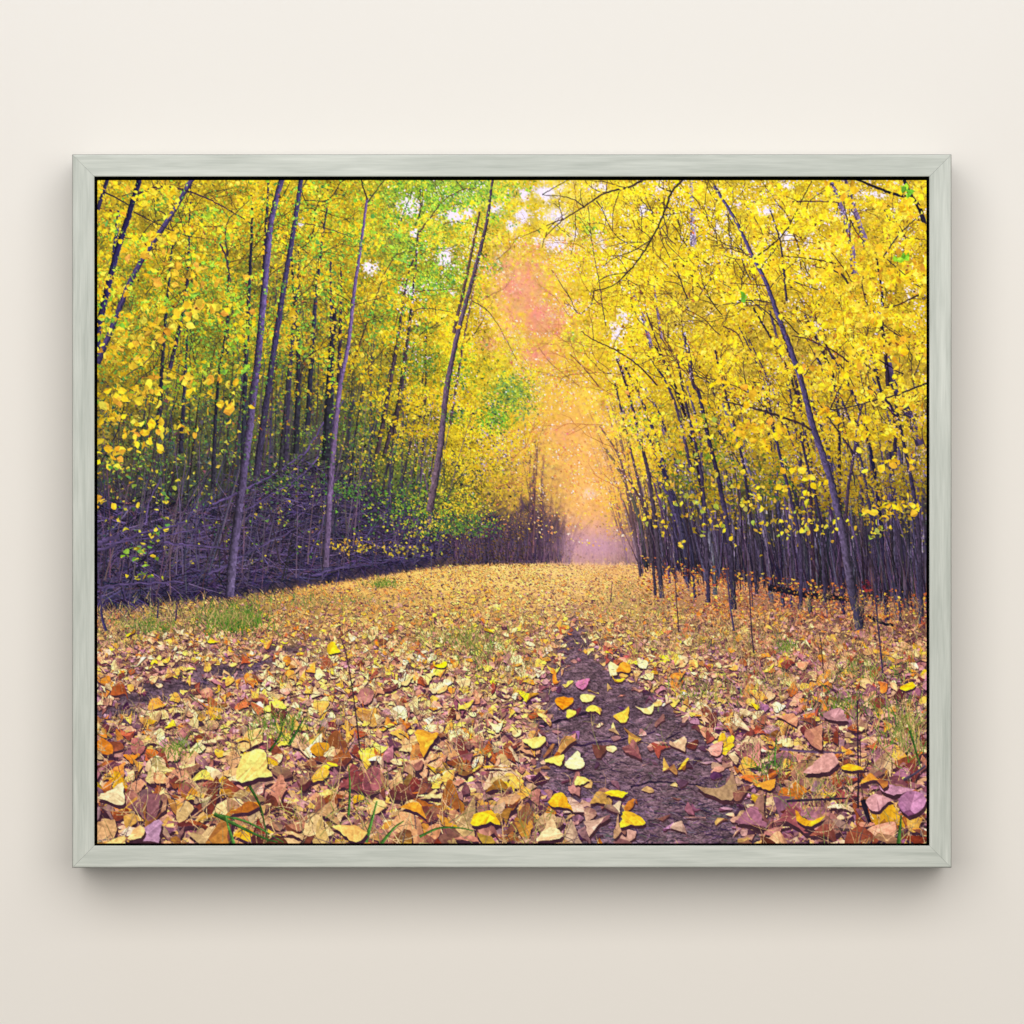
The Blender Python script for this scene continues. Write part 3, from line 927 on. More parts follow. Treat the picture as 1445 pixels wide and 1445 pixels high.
    DK, GRN = (62, 54, 76), (58, 60, 56)
    back = [([(168, 297), (159, 370)], 6, 6, (70, 64, 96)), ([(342, 690), (346, 545), (355, 332)], 8, 6, (60, 60, 74)), ([(361, 545), (370, 420), (377, 290)], 7, 5, DK), ([(321, 500), (322, 407)], 5, 4, GRN), ([(434, 600), (445, 430), (453, 355)], 8, 5, (56, 56, 66)), ([(466, 690), (468, 545), (467, 420)], 9, 6, (60, 54, 74)),
            ([(478, 545), (481, 430)], 6, 5, (66, 54, 64)), ([(461, 650), (465, 545), (470, 470)], 15, 9, (52, 52, 60)), ([(494, 525), (520, 450), (534, 411)], 3, 2.4, (96, 70, 50)), ([(532, 640), (550, 545), (571, 417)], 7, 5, (78, 64, 60)), ([(543, 640), (567, 544), (584, 400), (591, 316)], 6, 4, (74, 60, 60)), ([(556, 618), (565, 545), (575, 480)], 6, 5, (80, 66, 58)),
            ([(555, 338), (578, 280)], 2, 1.5, (80, 66, 60)), ([(418, 640), (421, 500), (414, 400)], 9, 5, (54, 54, 62)), ([(403, 650), (408, 545), (416, 450)], 8, 5, (62, 56, 72)), ([(395, 668), (404, 560), (419, 403)], 6, 3, (58, 56, 60)), ([(240, 520), (262, 420), (268, 300)], 6, 4, (66, 58, 76)), ([(224, 600), (232, 470), (240, 380)], 7, 4, (56, 54, 60)), ([(300, 690), (306, 560), (318, 470)], 6, 4, (58, 56, 66)),
            ([(255, 640), (262, 520)], 7, 5, (54, 52, 62)), ([(644, 544), (654, 484), (670, 400)], 4, 3, (130, 100, 70)), ([(635, 600), (644, 544)], 4, 4, (110, 84, 70)), ([(752, 780), (755, 700), (758, 650)], 3, 1.5, (120, 84, 84)), ([(744, 790), (748, 700), (748, 660)], 2, 1, (110, 80, 84)), ([(768, 785), (766, 700)], 2.4, 1.2, (104, 78, 90)),
            ([(979, 351), (977, 299)], 9, 9, (168, 150, 148)), ([(920, 492), (908, 450), (898, 425)], 6, 5, (140, 122, 136)), ([(935, 490), (928, 440)], 5, 4, (150, 130, 140)), ([(1207, 390), (1198, 328), (1179, 272), (1172, 255)], 10, 8, (128, 108, 122)), ([(1223, 347), (1198, 272), (1193, 255)], 9, 8, (132, 112, 124)), ([(1299, 628), (1280, 580), (1262, 545), (1248, 480)], 13, 11, (88, 72, 92)), ([(1265, 800), (1262, 700), (1258, 640)], 12, 10, (70, 60, 80))]
    tops = []
    for pts, a, b, c in back:
        tp, pv = np.array(pts[-1], float), np.array(pts[-2], float)
        up_ = (tp - pv) / np.linalg.norm(tp - pv)
        trunk(list(pts) + [tuple(tp + up_ * 26), tuple(tp + up_ * 55 + rng.normal(0, 4, 2))], a, b * .45, c, lanes=3)
        tops += [tuple(tp + up_ * q) for q in (0, 14, 28, 42, 55)]
    bd.flush()
    crown(26000, 132, 760, 250, 700, (4, 8), .75, 2.0, .96)
    crown(26000, 800, 1312, 250, 740, (4.5, 8.5), .7, 2.0, .98)

    # flecks of sky between the leaves
    x, y = scatter(15000, 545, 1312, 254, 600, lambda x, y: np.clip(cl(x, y, fl) * 3.4 - 1.65, 0, 1) * np.clip((x - 520) / 120, 0, 1) * np.clip((600 - y) / 260, 0, 1) * np.where(x > 900, .8, 1))
    t, c = leaves(x, y, U(1.6, 4.6, len(x)), pick([(246, 236, 238), (232, 222, 232), (250, 240, 220), (220, 206, 214)], len(x)), 'tiny', contrast=.1)
    bd.add(t, c)
    bd.flush(.85)

    # the stand of poles on the right of the lane
    poles = []
    for i in range(62):
        bx = 896 + 410 * U() ** 1.0
        by = interp_edge(bx, GROUND) + U(-6, 34)
        hgt = U(150, 430) * np.clip((bx - 820) / 200, .5, 1)
        lean = -.26 + (bx - 896) / 412 * .2 + rng.normal(0, .075)
        cv = rng.normal(-.03, .03)
        w = 1.4 + 5.6 * U() ** 2
        poles.append((by, [(bx, by), (bx + lean * .45 * hgt * .4, by - hgt * .4), (bx + lean * hgt * .62, by - hgt * .75), (bx + (lean + cv) * hgt, by - hgt)], w))
    for by, pts, w in sorted(poles, key=lambda p: p[0]):
        trunk(pts, w, w * .55, pick([(64, 54, 76), (80, 68, 92), (52, 44, 58), (92, 78, 98), (74, 62, 70)], 1)[0], side=-.2, lanes=3)
    bd.flush()
    # dark hollow among their feet
    n = 520
    x = U(905, 1310, n); yb = interp_edge(x, GROUND) + U(-16, 14, n)
    sprays(bd, x, yb, U(20, 120, n), U(.7, 2.2, n), -np.pi / 2 - .1 + rng.normal(0, .12, n), rng.normal(-.05, .1, n), pick([(40, 32, 50), (56, 46, 66), (86, 74, 96), (32, 26, 40)], n), k=4)
    bd.flush(.85)
    for pts, w in [([(1085, 828), (1130, 838), (1170, 842), (1205, 846)], 9), ([(1225, 868), (1240, 878), (1262, 882)], 5)]:
        stroke(bd, pts, w, w * .7, (40, 34, 48), lanes=3, rough=.1, wob=.6)
    bd.flush()
    x, y = scatter(2600, 900, 1312, 780, 872, lambda x, y: (y > interp_edge(x, GROUND) - 16) * .7)
    t, c = leaves(x, y, U(2.5, 6, len(x)), pick([(190, 110, 50), (160, 88, 50), (214, 150, 56), (140, 76, 54), (210, 170, 70)], len(x)), 'small', flat=.6, elev=.36, contrast=.55, tint=(60, 20, 50))
    bd.add(t, c)
    bd.flush()
    crown(36000, 850, 1312, 380, 790, (4.5, 8.5), .62, 1.9, .95, dens=lambda x, y: .9)

    right = [([(934, 844), (930, 794), (923, 721), (913, 659), (899, 601), (884, 545), (872, 505)], 7, 3.5, (84, 72, 88)), ([(905, 813), (896, 753), (886, 697), (874, 645), (845, 599)], 5, 2.4, (76, 62, 76)), ([(925, 840), (919, 773), (903, 690), (882, 603), (868, 540)], 4.5, 2.5, (72, 60, 74)), ([(1000, 850), (994, 711), (984, 638), (967, 566), (955, 500)], 6, 3, (76, 64, 84)),
             ([(1036, 860), (1030, 770), (1017, 690), (1000, 618), (986, 555), (978, 540), (965, 469)], 8, 4, (66, 56, 76)), ([(975, 660), (956, 580), (940, 540), (928, 520)], 5, 3, (84, 68, 80)), ([(1068, 838), (1060, 740), (1046, 640), (1020, 540), (1008, 490)], 5, 2.6, (70, 58, 74)), ([(1130, 860), (1128, 760), (1100, 640), (1082, 560), (1070, 540)], 6, 3, (72, 60, 84)), ([(1165, 850), (1158, 740), (1140, 660), (1130, 610)], 5, 3.4, (66, 56, 76)),
             ([(1190, 800), (1196, 700), (1205, 640), (1212, 590), (1226, 545)], 6, 2.5, (74, 58, 70)), ([(1205, 640), (1170, 590), (1150, 560)], 2.4, 1.4, (70, 54, 66)), ([(1205, 650), (1190, 590), (1204, 548)], 2.2, 1.2, (76, 58, 66)), ([(1300, 870), (1298, 780), (1290, 700), (1270, 600), (1262, 560)], 7, 4, (70, 60, 80)), ([(1263, 638), (1262, 586), (1243, 551), (1237, 520)], 5.5, 4, (60, 48, 62)), ([(1246, 432), (1243, 400), (1237, 365)], 4, 3, (66, 48, 52)), ([(1253, 545), (1250, 500), (1241, 440)], 6, 4, (70, 52, 56)),
             ([(1110, 425), (1106, 380), (1100, 338), (1086, 293)], 3.4, 2, (76, 62, 70)), ([(978, 544), (973, 500), (965, 469)], 4, 3, (84, 66, 66)), ([(885, 545), (876, 520), (870, 505)], 4, 3, (80, 62, 60)), ([(950, 540), (930, 490), (912, 440)], 2.6, 1.6, (96, 72, 60))]
    for pts, a, b, c in right:
        trunk(pts, a, b, c, side=-.22, lanes=4)
    bd.flush()

    for pts, a, b, c in right:
        tops += [pts[-1]]
    tops = np.repeat(np.array(tops), 9, 0) + rng.normal(0, 9, (len(tops) * 9, 2))
    tops = tops[tops[:, 1] < 620]
    t, c = leaves(tops[:, 0], tops[:, 1], U(4, 8.5, len(tops)), leafcol(tops[:, 0], tops[:, 1]), 'tiny', contrast=.4, tint=(110, 70, 0))
    bd.add(t, c)
    bd.flush()

    # thin limbs and twigs through the crowns
    def twigs(n, x0, x1, y0, y1, ang, ln, w, pal, depth=2):
        for i in range(n):
            twig(bd, U(x0, x1), U(y0, y1), ang + rng.normal(0, .5), U(*ln), U(*w), pick(pal, 1)[0], depth, .5, .8)
    BR = [(74, 52, 40), (60, 44, 46), (92, 66, 44), (52, 40, 52)]
    twigs(90, 900, 1310, 300, 640, -2.0, (40, 120), (1.0, 2.0), BR)
    twigs(34, 800, 960, 300, 560, -2.3, (40, 100), (.7, 1.2), [(150, 104, 40), (120, 84, 44), (176, 120, 50)])
    twigs(46, 137, 470, 260, 560, -.9, (40, 110), (.9, 1.8), [(64, 54, 40), (54, 44, 50), (80, 66, 40)])
    twigs(22, 470, 700, 270, 560, -.9, (40, 90), (.8, 1.4), [(90, 74, 46), (70, 60, 50)])
    bd.flush(.9)

    crown(13000, 132, 640, 250, 650, (5, 9), .85, 2.05, 1.02, kind='small', cmap=clump2)
    crown(15000, 860, 1312, 250, 620, (5, 10), .8, 2.0, 1.03, kind='small', cmap=clump2)
    crown(20000, 560, 930, 250, 640, (3, 5.5), .75, 2.1, 1.06, cmap=clump2, contrast=.3)

    x, y = scatter(26000, 480, 1312, 254, 720, lambda x, y: np.clip(blobmask(x, y, [(a, b, c * 1.15, d * 1.15, e) for a, b, c, d, e in SKY]) * 1.5 - .45, 0, .8) * np.clip(cl(x, y, clump2) * 2.6 - .7, .1, 1))
    t, c = leaves(x, y, U(2, 5, len(x)), pick([(246, 236, 240), (236, 224, 232), (250, 240, 226), (222, 210, 222)], len(x)), 'tiny', contrast=.08)
    bd.add(t, c)
    bd.flush(.92)
    # paler gaps seen through the nearer crowns
    x, y = scatter(22000, 560, 1312, 254, 680, lambda x, y: np.clip(cl(x, y, fl) * 3.6 - 1.6, 0, 1) * np.clip((x - 540) / 120, 0, 1) * .9)
    hi = np.clip((560 - y) / 160, 0, 1)[:, None]
    g1 = pick([(246, 236, 238), (236, 224, 230), (250, 240, 214), (226, 212, 216)], len(x))
    g2 = pick([(186, 166, 176), (150, 130, 150), (206, 186, 186), (120, 104, 126), (210, 180, 150)], len(x))
    t, c = leaves(x, y, U(1.4, 4.2, len(x)), g1 * hi + g2 * (1 - hi), 'tiny', contrast=.1)
    bd.add(t, c)
    bd.flush(.9)

    front = [([(138, 513), (161, 455), (192, 382), (242, 303), (270, 255), (276, 248)], 8, 6.5, (74, 64, 88), -.2), ([(137, 500), (140, 460), (161, 370), (181, 305), (194, 262), (197, 248)], 9, 7.5, (56, 50, 82), .3), ([(138, 296), (152, 252)], 6, 5, (60, 50, 70), .2),
             ([(362, 672), (370, 610), (380, 540), (398, 421), (414, 328), (426, 248)], 10, 6, (66, 60, 80), .25), ([(459, 800), (463, 740), (466, 690), (471, 628), (480, 545), (492, 484), (500, 411), (509, 349), (518, 280)], 9, 3.2, (98, 82, 106), .25), ([(518, 282), (508, 250)], 2.4, 1.6, (80, 66, 50), 0), ([(519, 286), (544, 252)], 2, 1.4, (90, 74, 50), 0),
             ([(606, 722), (612, 690), (617, 659), (623, 618), (631, 544), (648, 463), (665, 401), (684, 328), (691, 285), (696, 250)], 10, 3.6, (108, 90, 92), -.3), ([(640, 470), (654, 411), (667, 349), (677, 299)], 5, 3, (118, 92, 70), -.2),
             ([(324, 842), (329, 784), (337, 721), (345, 659), (353, 597), (359, 545), (365, 494), (373, 411), (382, 318), (398, 250)], 12.5, 7.5, (86, 75, 101), .36),
             ([(1214, 888), (1209, 862), (1204, 844), (1189, 753), (1173, 680), (1160, 638), (1146, 597), (1133, 545), (1115, 490), (1098, 446), (1083, 403), (1063, 363), (1038, 311), (1022, 285), (1008, 262)], 12.5, 3.6, (78, 68, 88), -.3),
             ([(1312, 330), (1306, 318), (1297, 292), (1285, 276), (1275, 250)], 7, 5, (58, 46, 52), .1), ([(1285, 279), (1262, 274), (1240, 266), (1206, 252)], 4.5, 3, (56, 44, 48), 0), ([(1246, 560), (1240, 540), (1234, 520)], 4, 3, (60, 48, 60), 0)]
    for pts, a, b, c, sd in front:
        trunk(pts, a, b, c, side=sd, lanes=6)
    bd.flush()
    limbs = [([(195, 274), (213, 266), (234, 264), (265, 270), (296, 282), (327, 299), (356, 316)], 3, 1.6), ([(138, 269), (160, 277), (184, 291)], 3, 2), ([(188, 299), (220, 315), (262, 332), (300, 338)], 2, 1), ([(322, 360), (318, 330), (324, 308), (336, 298), (352, 282)], 2.4, 1.2), ([(310, 343), (318, 360), (322, 380), (326, 398)], 3, 2.4),
             ([(911, 252), (886, 265), (855, 272), (824, 292), (793, 312), (770, 334), (765, 350)], 4, 1.4), ([(824, 292), (803, 279), (765, 275)], 2, 1), ([(765, 275), (801, 254)], 1.6, 1), ([(795, 308), (755, 326), (724, 339)], 1.8, .9), ([(855, 272), (857, 254)], 1.6, 1), ([(874, 270), (866, 296), (864, 325)], 1.6, .9), ([(812, 302), (812, 330), (806, 360)], 1.4, .9), ([(842, 283), (855, 306), (852, 325)], 1.3, .8), ([(786, 318), (806, 335)], 1.3, .8),
             ([(965, 252), (948, 272), (936, 303), (919, 338), (900, 368), (886, 384), (865, 403), (838, 411)], 4, 1.8), ([(919, 338), (896, 353), (865, 365), (849, 378)], 2, 1), ([(908, 342), (884, 342), (855, 349)], 1.6, .9), ([(886, 384), (856, 390), (843, 400)], 1.8, 1.1), ([(948, 271), (931, 264), (930, 256)], 2, 1.2), ([(936, 303), (942, 330), (941, 343), (967, 370)], 1.8, 1), ([(838, 411), (834, 430), (820, 442), (812, 438), (804, 420), (778, 380)], 1.6, 1.1),
             ([(928, 544), (900, 515), (865, 492), (838, 480), (820, 467)], 3, 1.6), ([(845, 545), (826, 522), (805, 500)], 2.2, 1.4), ([(790, 540), (800, 530), (840, 526), (876, 528)], 1.3, .9), ([(884, 545), (876, 520), (870, 508)], 3.4, 2), ([(855, 460), (850, 430), (846, 400), (835, 340), (830, 290)], 1.6, 1), ([(818, 545), (780, 515), (760, 490)], 1.4, 1),
             ([(1067, 363), (1098, 338), (1115, 316), (1130, 286), (1146, 255)], 2.6, 1.6), ([(1198, 511), (1180, 497), (1160, 488), (1140, 478), (1117, 474)], 3.2, 2), ([(1180, 372), (1150, 366), (1107, 361)], 2.4, 1.4), ([(1199, 402), (1190, 390), (1182, 384), (1150, 376)], 4, 1.6), ([(1146, 607), (1123, 595), (1077, 580), (1046, 572), (1015, 565)], 4, 2.4), ([(1148, 582), (1190, 576), (1223, 568), (1262, 558), (1310, 540)], 2, 3.4), ([(1135, 530), (1150, 508), (1166, 492)], 2, 1.4),
             ([(1083, 403), (1040, 400), (1015, 398)], 1.5, 1), ([(1060, 360), (1018, 348)], 1.6, 1), ([(1063, 363), (1040, 366), (1022, 360)], 1.4, .9), ([(1306, 412), (1280, 424), (1262, 432), (1240, 436)], 3.4, 1.8), ([(1246, 364), (1268, 332), (1298, 304)], 2.6, 1.6), ([(1252, 366), (1280, 390), (1306, 412)], 2, 1.4), ([(1243, 285), (1256, 312), (1275, 334), (1306, 338)], 1.8, 1.2), ([(1118, 285), (1150, 284), (1185, 286)], 2.4, 1.8), ([(1138, 300), (1142, 284), (1165, 268)], 1.6, 1),
             ([(1200, 310), (1210, 330), (1225, 346)], 2.4, 1.6), ([(1098, 446), (1130, 452), (1156, 441)], 1.6, 1), ([(1165, 490), (1190, 520), (1206, 545)], 2.4, 1.6), ([(1042, 424), (1068, 424), (1090, 428)], 2.4, 2), ([(1050, 432), (1090, 430)], 1.4, 1.2), ([(1020, 460), (1040, 470), (1050, 490)], 2, 1.6), ([(1085, 410), (1100, 390), (1122, 370), (1132, 366)], 1.5, 1), ([(1262, 586), (1240, 560), (1228, 548)], 2.4, 1.8),
             ([(592, 328), (608, 306), (625, 284), (640, 274), (654, 268), (671, 266)], 2.4, 1.2), ([(665, 424), (690, 440), (715, 480), (730, 510)], 1.6, .9), ([(584, 411), (620, 409), (648, 408)], 1.4, 1), ([(583, 440), (600, 435), (640, 441)], 1.4, 1), ([(500, 430), (530, 422), (545, 418)], 1.5, 1), ([(430, 315), (460, 322), (498, 335)], 1.8, 1), ([(430, 283), (462, 284)], 1.6, 1), ([(552, 365), (580, 350), (600, 345)], 1.4, .9), ([(515, 524), (540, 495), (552, 483)], 1.6, 1), ([(178, 530), (215, 500), (260, 410)], 1.8, 1), ([(138, 660), (165, 610), (178, 560)], 2.4, 1.6), ([(208, 606), (214, 555)], 1.8, 1.4)]
    for pts, a, b in limbs:
        stroke(bd, pts, a * .85, b * .8, pick([(80, 58, 50), (88, 64, 50), (72, 54, 56)], 1)[0], lanes=1, rough=.08, step=4, wob=.35)
        # side twigs
        if len(pts) > 3:
            for q in pts[1:-1]:
                twig(bd, q[0], q[1], U(-3.1, 0), U(16, 44), max(.8, a * .32), (82, 58, 44), 1, .5, .8)
    bd.flush()

    # ---------- F: the nearest leaves
    crown(4200, 137, 360, 262, 600, (7, 13), .9, 2.0, 1.05, kind='small', cmap=clump2, dens=lambda x, y: np.clip(1.2 - (x - 137) / 260, .15, 1))
    crown(5200, 980, 1312, 255, 540, (7, 13), .86, 2.0, 1.06, kind='small', cmap=clump2, dens=lambda x, y: np.clip((x - 960) / 260, .2, 1))
    crown(1600, 600, 1000, 255, 480, (5, 9), .9, 2.0, 1.06, kind='small', cmap=clump2)

    # fresh green leaves among the yellow, left and top centre
    x, y = scatter(30000, 137, 760, 254, 660, lambda x, y: np.clip(blobmask(x, y, GREEN) * 1.1 * np.clip(cl(x, y, fl) * 3 - 1.1, 0, 1), 0, .7))
    dkg = np.clip((y - 430) / 150, 0, 1)[:, None]
    lc = pick([(150, 204, 52), (120, 184, 56), (176, 212, 48), (96, 160, 60)], len(x)) * (1 - dkg) + pick([(96, 134, 50), (74, 112, 56), (124, 150, 50), (60, 92, 58)], len(x)) * dkg
    t, c = leaves(x, y, U(3, 6.5, len(x)), lc, 'tiny', contrast=.4)
    bd.add(t, c)
    bd.flush(.9)

    def cluster(lst, pal, size, kind='small', spread=.55, **kw):
        for cx_, cy_, rx, ry, n in lst:
            x, y = rng.normal(cx_, rx * spread, n), rng.normal(cy_, ry * spread, n)
            t, c = leaves(x, y, U(size[0], size[1], n), pick(pal, n), kind, contrast=.42, tint=(80, 40, 0), **kw)
            bd.add(t, c)
        bd.flush()
    YN = [(240, 196, 30), (228, 180, 34), (246, 210, 48), (214, 160, 44), (206, 190, 50)]
    cluster([(200, 600, 44, 14, 16), (155, 575, 20, 26, 14), (160, 640, 26, 20, 22), (205, 628, 30, 12, 16), (190, 480, 46, 14, 30), (270, 540, 60, 18, 30), (165, 500, 26, 14, 16), (230, 460, 46, 20, 30), (150, 705, 22, 10, 8), (295, 435, 40, 16, 34), (250, 390, 50, 22, 34), (225, 340, 40, 22, 26), (200, 560, 40, 12, 18), (330, 575, 30, 10, 12), (260, 605, 36, 12, 14)], YN, (9, 17))
    cluster([(196, 780, 26, 12, 26), (200, 812, 22, 8, 10), (216, 752, 26, 14, 14), (230, 700, 36, 20, 22), (400, 736, 12, 6, 8), (182, 668, 40, 20, 24)], [(170, 170, 44), (120, 150, 50), (200, 180, 46), (90, 130, 56)], (6, 12), flat=.5, elev=.35)
    cluster([(1240, 445, 44, 16, 40), (1270, 480, 40, 22, 44), (1225, 480, 30, 16, 26), (1180, 262, 30, 10, 20), (1290, 300, 24, 18, 16), (1240, 390, 50, 24, 44), (1285, 370, 24, 30, 34), (1180, 440, 50, 26, 36), (1265, 650, 40, 14, 22), (1250, 720, 40, 16, 26), (1060, 600, 50, 14, 34), (1170, 590, 24, 14, 14), (1180, 520, 60, 20, 40), (1040, 560, 36, 20, 20), (1130, 680, 40, 20, 26), (1080, 620, 40, 14, 20), (1250, 560, 50, 18, 26), (1220, 610, 40, 20, 30)], [(246, 206, 24), (238, 190, 26), (250, 216, 50), (226, 172, 34)], (8, 16))
    cluster([(940, 600, 60, 30, 60), (980, 640, 50, 40, 70), (1060, 700, 60, 30, 60), (960, 700, 40, 30, 40), (1100, 740, 50, 26, 40), (930, 742, 14, 10, 8), (1010, 740, 40, 20, 24), (962, 768, 10, 8, 6), (1230, 750, 30, 10, 12), (1160, 745, 40, 20, 26)], [(226, 190, 36), (190, 176, 50), (236, 200, 40), (150, 160, 60), (205, 160, 50)], (5, 10))
    # brown spent leaves dotted through
    n = 900
    x = np.concatenate([U(860, 1308, n), U(140, 460, n // 3)]); y = np.concatenate([U(300, 640, n), U(262, 620, n // 3)])
    t, c = leaves(x, y, U(2, 6.5, len(x)), pick([(120, 72, 30), (150, 90, 34), (96, 60, 36), (170, 100, 40)], len(x)), 'tiny', contrast=.4)
    bd.add(t, c)
    bd.flush(.9)
    cluster([(1275, 265, 5, 4, 3), (1283, 272, 5, 4, 3), (1278, 364, 10, 5, 6), (1048, 418, 4, 8, 4)], [(120, 190, 40), (150, 210, 40)], (8, 14))
    cluster([(1225, 826, 8, 10, 16)], [(110, 40, 48), (130, 50, 48), (90, 36, 48)], (4, 7))

    # ---------- G: grass and bare stems on the lane
    def grass(lst):
        for cx_, cy_, rx, ry, n, ln, w, pal in lst:
            x, y = rng.normal(cx_, rx * .5, n), rng.normal(cy_, ry * .5, n)
            o = np.argsort(y)
            sprays(bd, x[o], y[o], U(.4, 1, n) * ln, U(.6, 1, n) * w, -np.pi / 2 + rng.normal(0, .5, n), rng.normal(0, .7, n), pick(pal, n), k=5)
        bd.flush(.95)
    GG = [(98, 132, 52), (126, 146, 60), (76, 108, 46), (150, 150, 76), (110, 120, 60)]
    GS = [(160, 150, 84), (190, 156, 104), (128, 136, 70), (150, 120, 84), (206, 170, 110)]
    n = 7000
    x = U(132, 1312, n); y = 800 + 130 * U(0, 1, n) ** .8
    k = (y > interp_edge(x, GROUND) + 1) & (onpath(x, y) < .4) & (U(0, 1, n) < np.clip(cl(x, y - 300, clump2) * 2.4 - .6, .1, 1) * np.where(x > 880, 1, .6))
    x, y = x[k], y[k]; o = np.argsort(y); x, y = x[o], y[o]; n = len(x)
    sprays(bd, x, y, (y - HOR) * U(.06, .2, n), .3 + (y - HOR) * U(.002, .007, n), -np.pi / 2 + rng.normal(0, .5, n), rng.normal(0, .8, n), pick([(206, 160, 100), (180, 136, 92), (226, 180, 110), (150, 130, 80), (166, 120, 96), (130, 124, 70)], n), k=4)
    bd.flush(.8)
    grass([(330, 880, 44, 16, 520, 24, 1.7, [(84, 124, 44), (66, 104, 42), (106, 140, 52), (124, 128, 60)]), (215, 886, 36, 10, 110, 18, 1.4, [(84, 124, 44), (66, 104, 42)]), (205, 884, 56, 14, 150, 16, 1.3, GG + GS), (430, 850, 90, 12, 240, 13, 1.1, GG + GS + GS), (540, 826, 26, 6, 150, 12, 1, GG), (270, 872, 140, 22, 420, 18, 1.2, GS), (640, 905, 50, 16, 220, 20, 1.2, GG + GS), (680, 925, 40, 26, 160, 26, 1.2, GS + GG), (400, 1030, 50, 24, 130, 30, 1.6, GG), (250, 1060, 24, 14, 60, 26, 1.6, GG),
           (1110, 915, 16, 10, 90, 16, 1.1, GG), (1010, 905, 90, 24, 320, 18, 1, GS), (1220, 950, 60, 20, 160, 24, 1.3, GG + GS), (1090, 965, 60, 20, 120, 24, 1.2, GS), (990, 980, 60, 20, 130, 22, 1.2, GS + GG), (870, 850, 40, 30, 260, 12, .8, GS), (920, 870, 60, 30, 300, 14, .9, GS), (1190, 1000, 50, 20, 90, 28, 1.5, GG), (1275, 1040, 36, 40, 160, 50, 1.8, GS + GG), (1080, 1085, 30, 16, 50, 30, 1.6, GG),
           (480, 1160, 120, 40, 60, 46, 2.0, GS), (740, 880, 90, 40, 300, 12, .8, GS), (560, 860, 160, 30, 500, 11, .8, GS), (160, 905, 50, 20, 140, 18, 1.2, GS), (300, 1010, 120, 30, 160, 22, 1.1, GS), (720, 960, 40, 30, 110, 24, 1.0, GS), (760, 1170, 40, 30, 50, 34, 1.6, GS), (1150, 1120, 60, 40, 80, 40, 1.6, GS)])
    BL = (84, 118, 56)
    for pts, w in [([(352, 1108), (368, 1140), (378, 1188)], 4), ([(302, 1148), (330, 1162), (372, 1182), (392, 1188)], 6), ([(310, 1150), (350, 1160), (400, 1188)], 4), ([(330, 1190), (322, 1165), (318, 1150)], 5), ([(516, 1188), (524, 1160), (532, 1130)], 6), ([(538, 1190), (556, 1168), (570, 1158)], 5), ([(592, 1180), (620, 1168), (650, 1168), (668, 1172)], 4), ([(492, 1150), (494, 1110), (492, 1080)], 4), ([(380, 1060), (394, 1040), (400, 1018)], 4),
                   ([(408, 1050), (420, 1030), (430, 1012)], 5), ([(1284, 1030), (1290, 1050), (1300, 1085)], 4), ([(1093, 1080), (1094, 1060), (1096, 1040)], 3.4), ([(1268, 1190), (1270, 1170), (1272, 1150)], 6)]:
        stroke(bd, pts, w, w * .35, np.array(BL) * U(.75, 1.2), lanes=3, side=.25, rough=.12)
    for pts, w, c in [([(508, 1058), (500, 990), (490, 930), (482, 902)], 2.4, (84, 58, 60)), ([(1211, 1140), (1211, 1080), (1210, 1000), (1210, 988)], 2.8, (62, 44, 56)), ([(1226, 1162), (1216, 1110), (1214, 1040)], 1.8, (84, 58, 62)), ([(1218, 1128), (1224, 1150), (1228, 1160)], 8, (48, 36, 48)), ([(1064, 922), (1060, 880), (1056, 790)], 2.2, (76, 56, 66)), ([(1246, 950), (1241, 900), (1236, 850), (1230, 800)], 2.6, (76, 60, 80)), ([(958, 892), (955, 850), (952, 800)], 1.8, (84, 60, 64)),
                      ([(1162, 950), (1159, 910), (1156, 892)], 1.8, (96, 64, 64)), ([(862, 850), (864, 820)], 1.6, (96, 70, 70)), ([(1036, 890), (1030, 850), (1026, 800)], 3, (80, 66, 88)), ([(150, 890), (144, 870), (142, 840)], 4, (70, 60, 90)), ([(222, 872), (224, 846)], 2.5, (70, 58, 86)), ([(248, 876), (250, 850)], 2.5, (74, 60, 84)), ([(560, 1190), (590, 1120), (600, 1080), (606, 1060)], 1.5, (196, 160, 120)), ([(450, 1150), (474, 1120), (482, 1070)], 1.6, (206, 166, 120)), ([(262, 1160), (300, 1130), (318, 1118)], 1.5, (196, 150, 110)),
                      ([(1100, 1056), (1140, 1060), (1190, 1062)], 4, (118, 88, 110)), ([(1110, 1130), (1150, 1128), (1195, 1126)], 4, (70, 52, 66)), ([(1275, 1100), (1290, 1092), (1306, 1080)], 4.5, (84, 68, 84)), ([(1150, 1125), (1175, 1096), (1184, 1086)], 1.4, (200, 150, 90))]:
        stroke(bd, pts, w, w * .6, c, lanes=2 if w > 2.4 else 1, side=-.15, rough=.08)
    bd.flush()

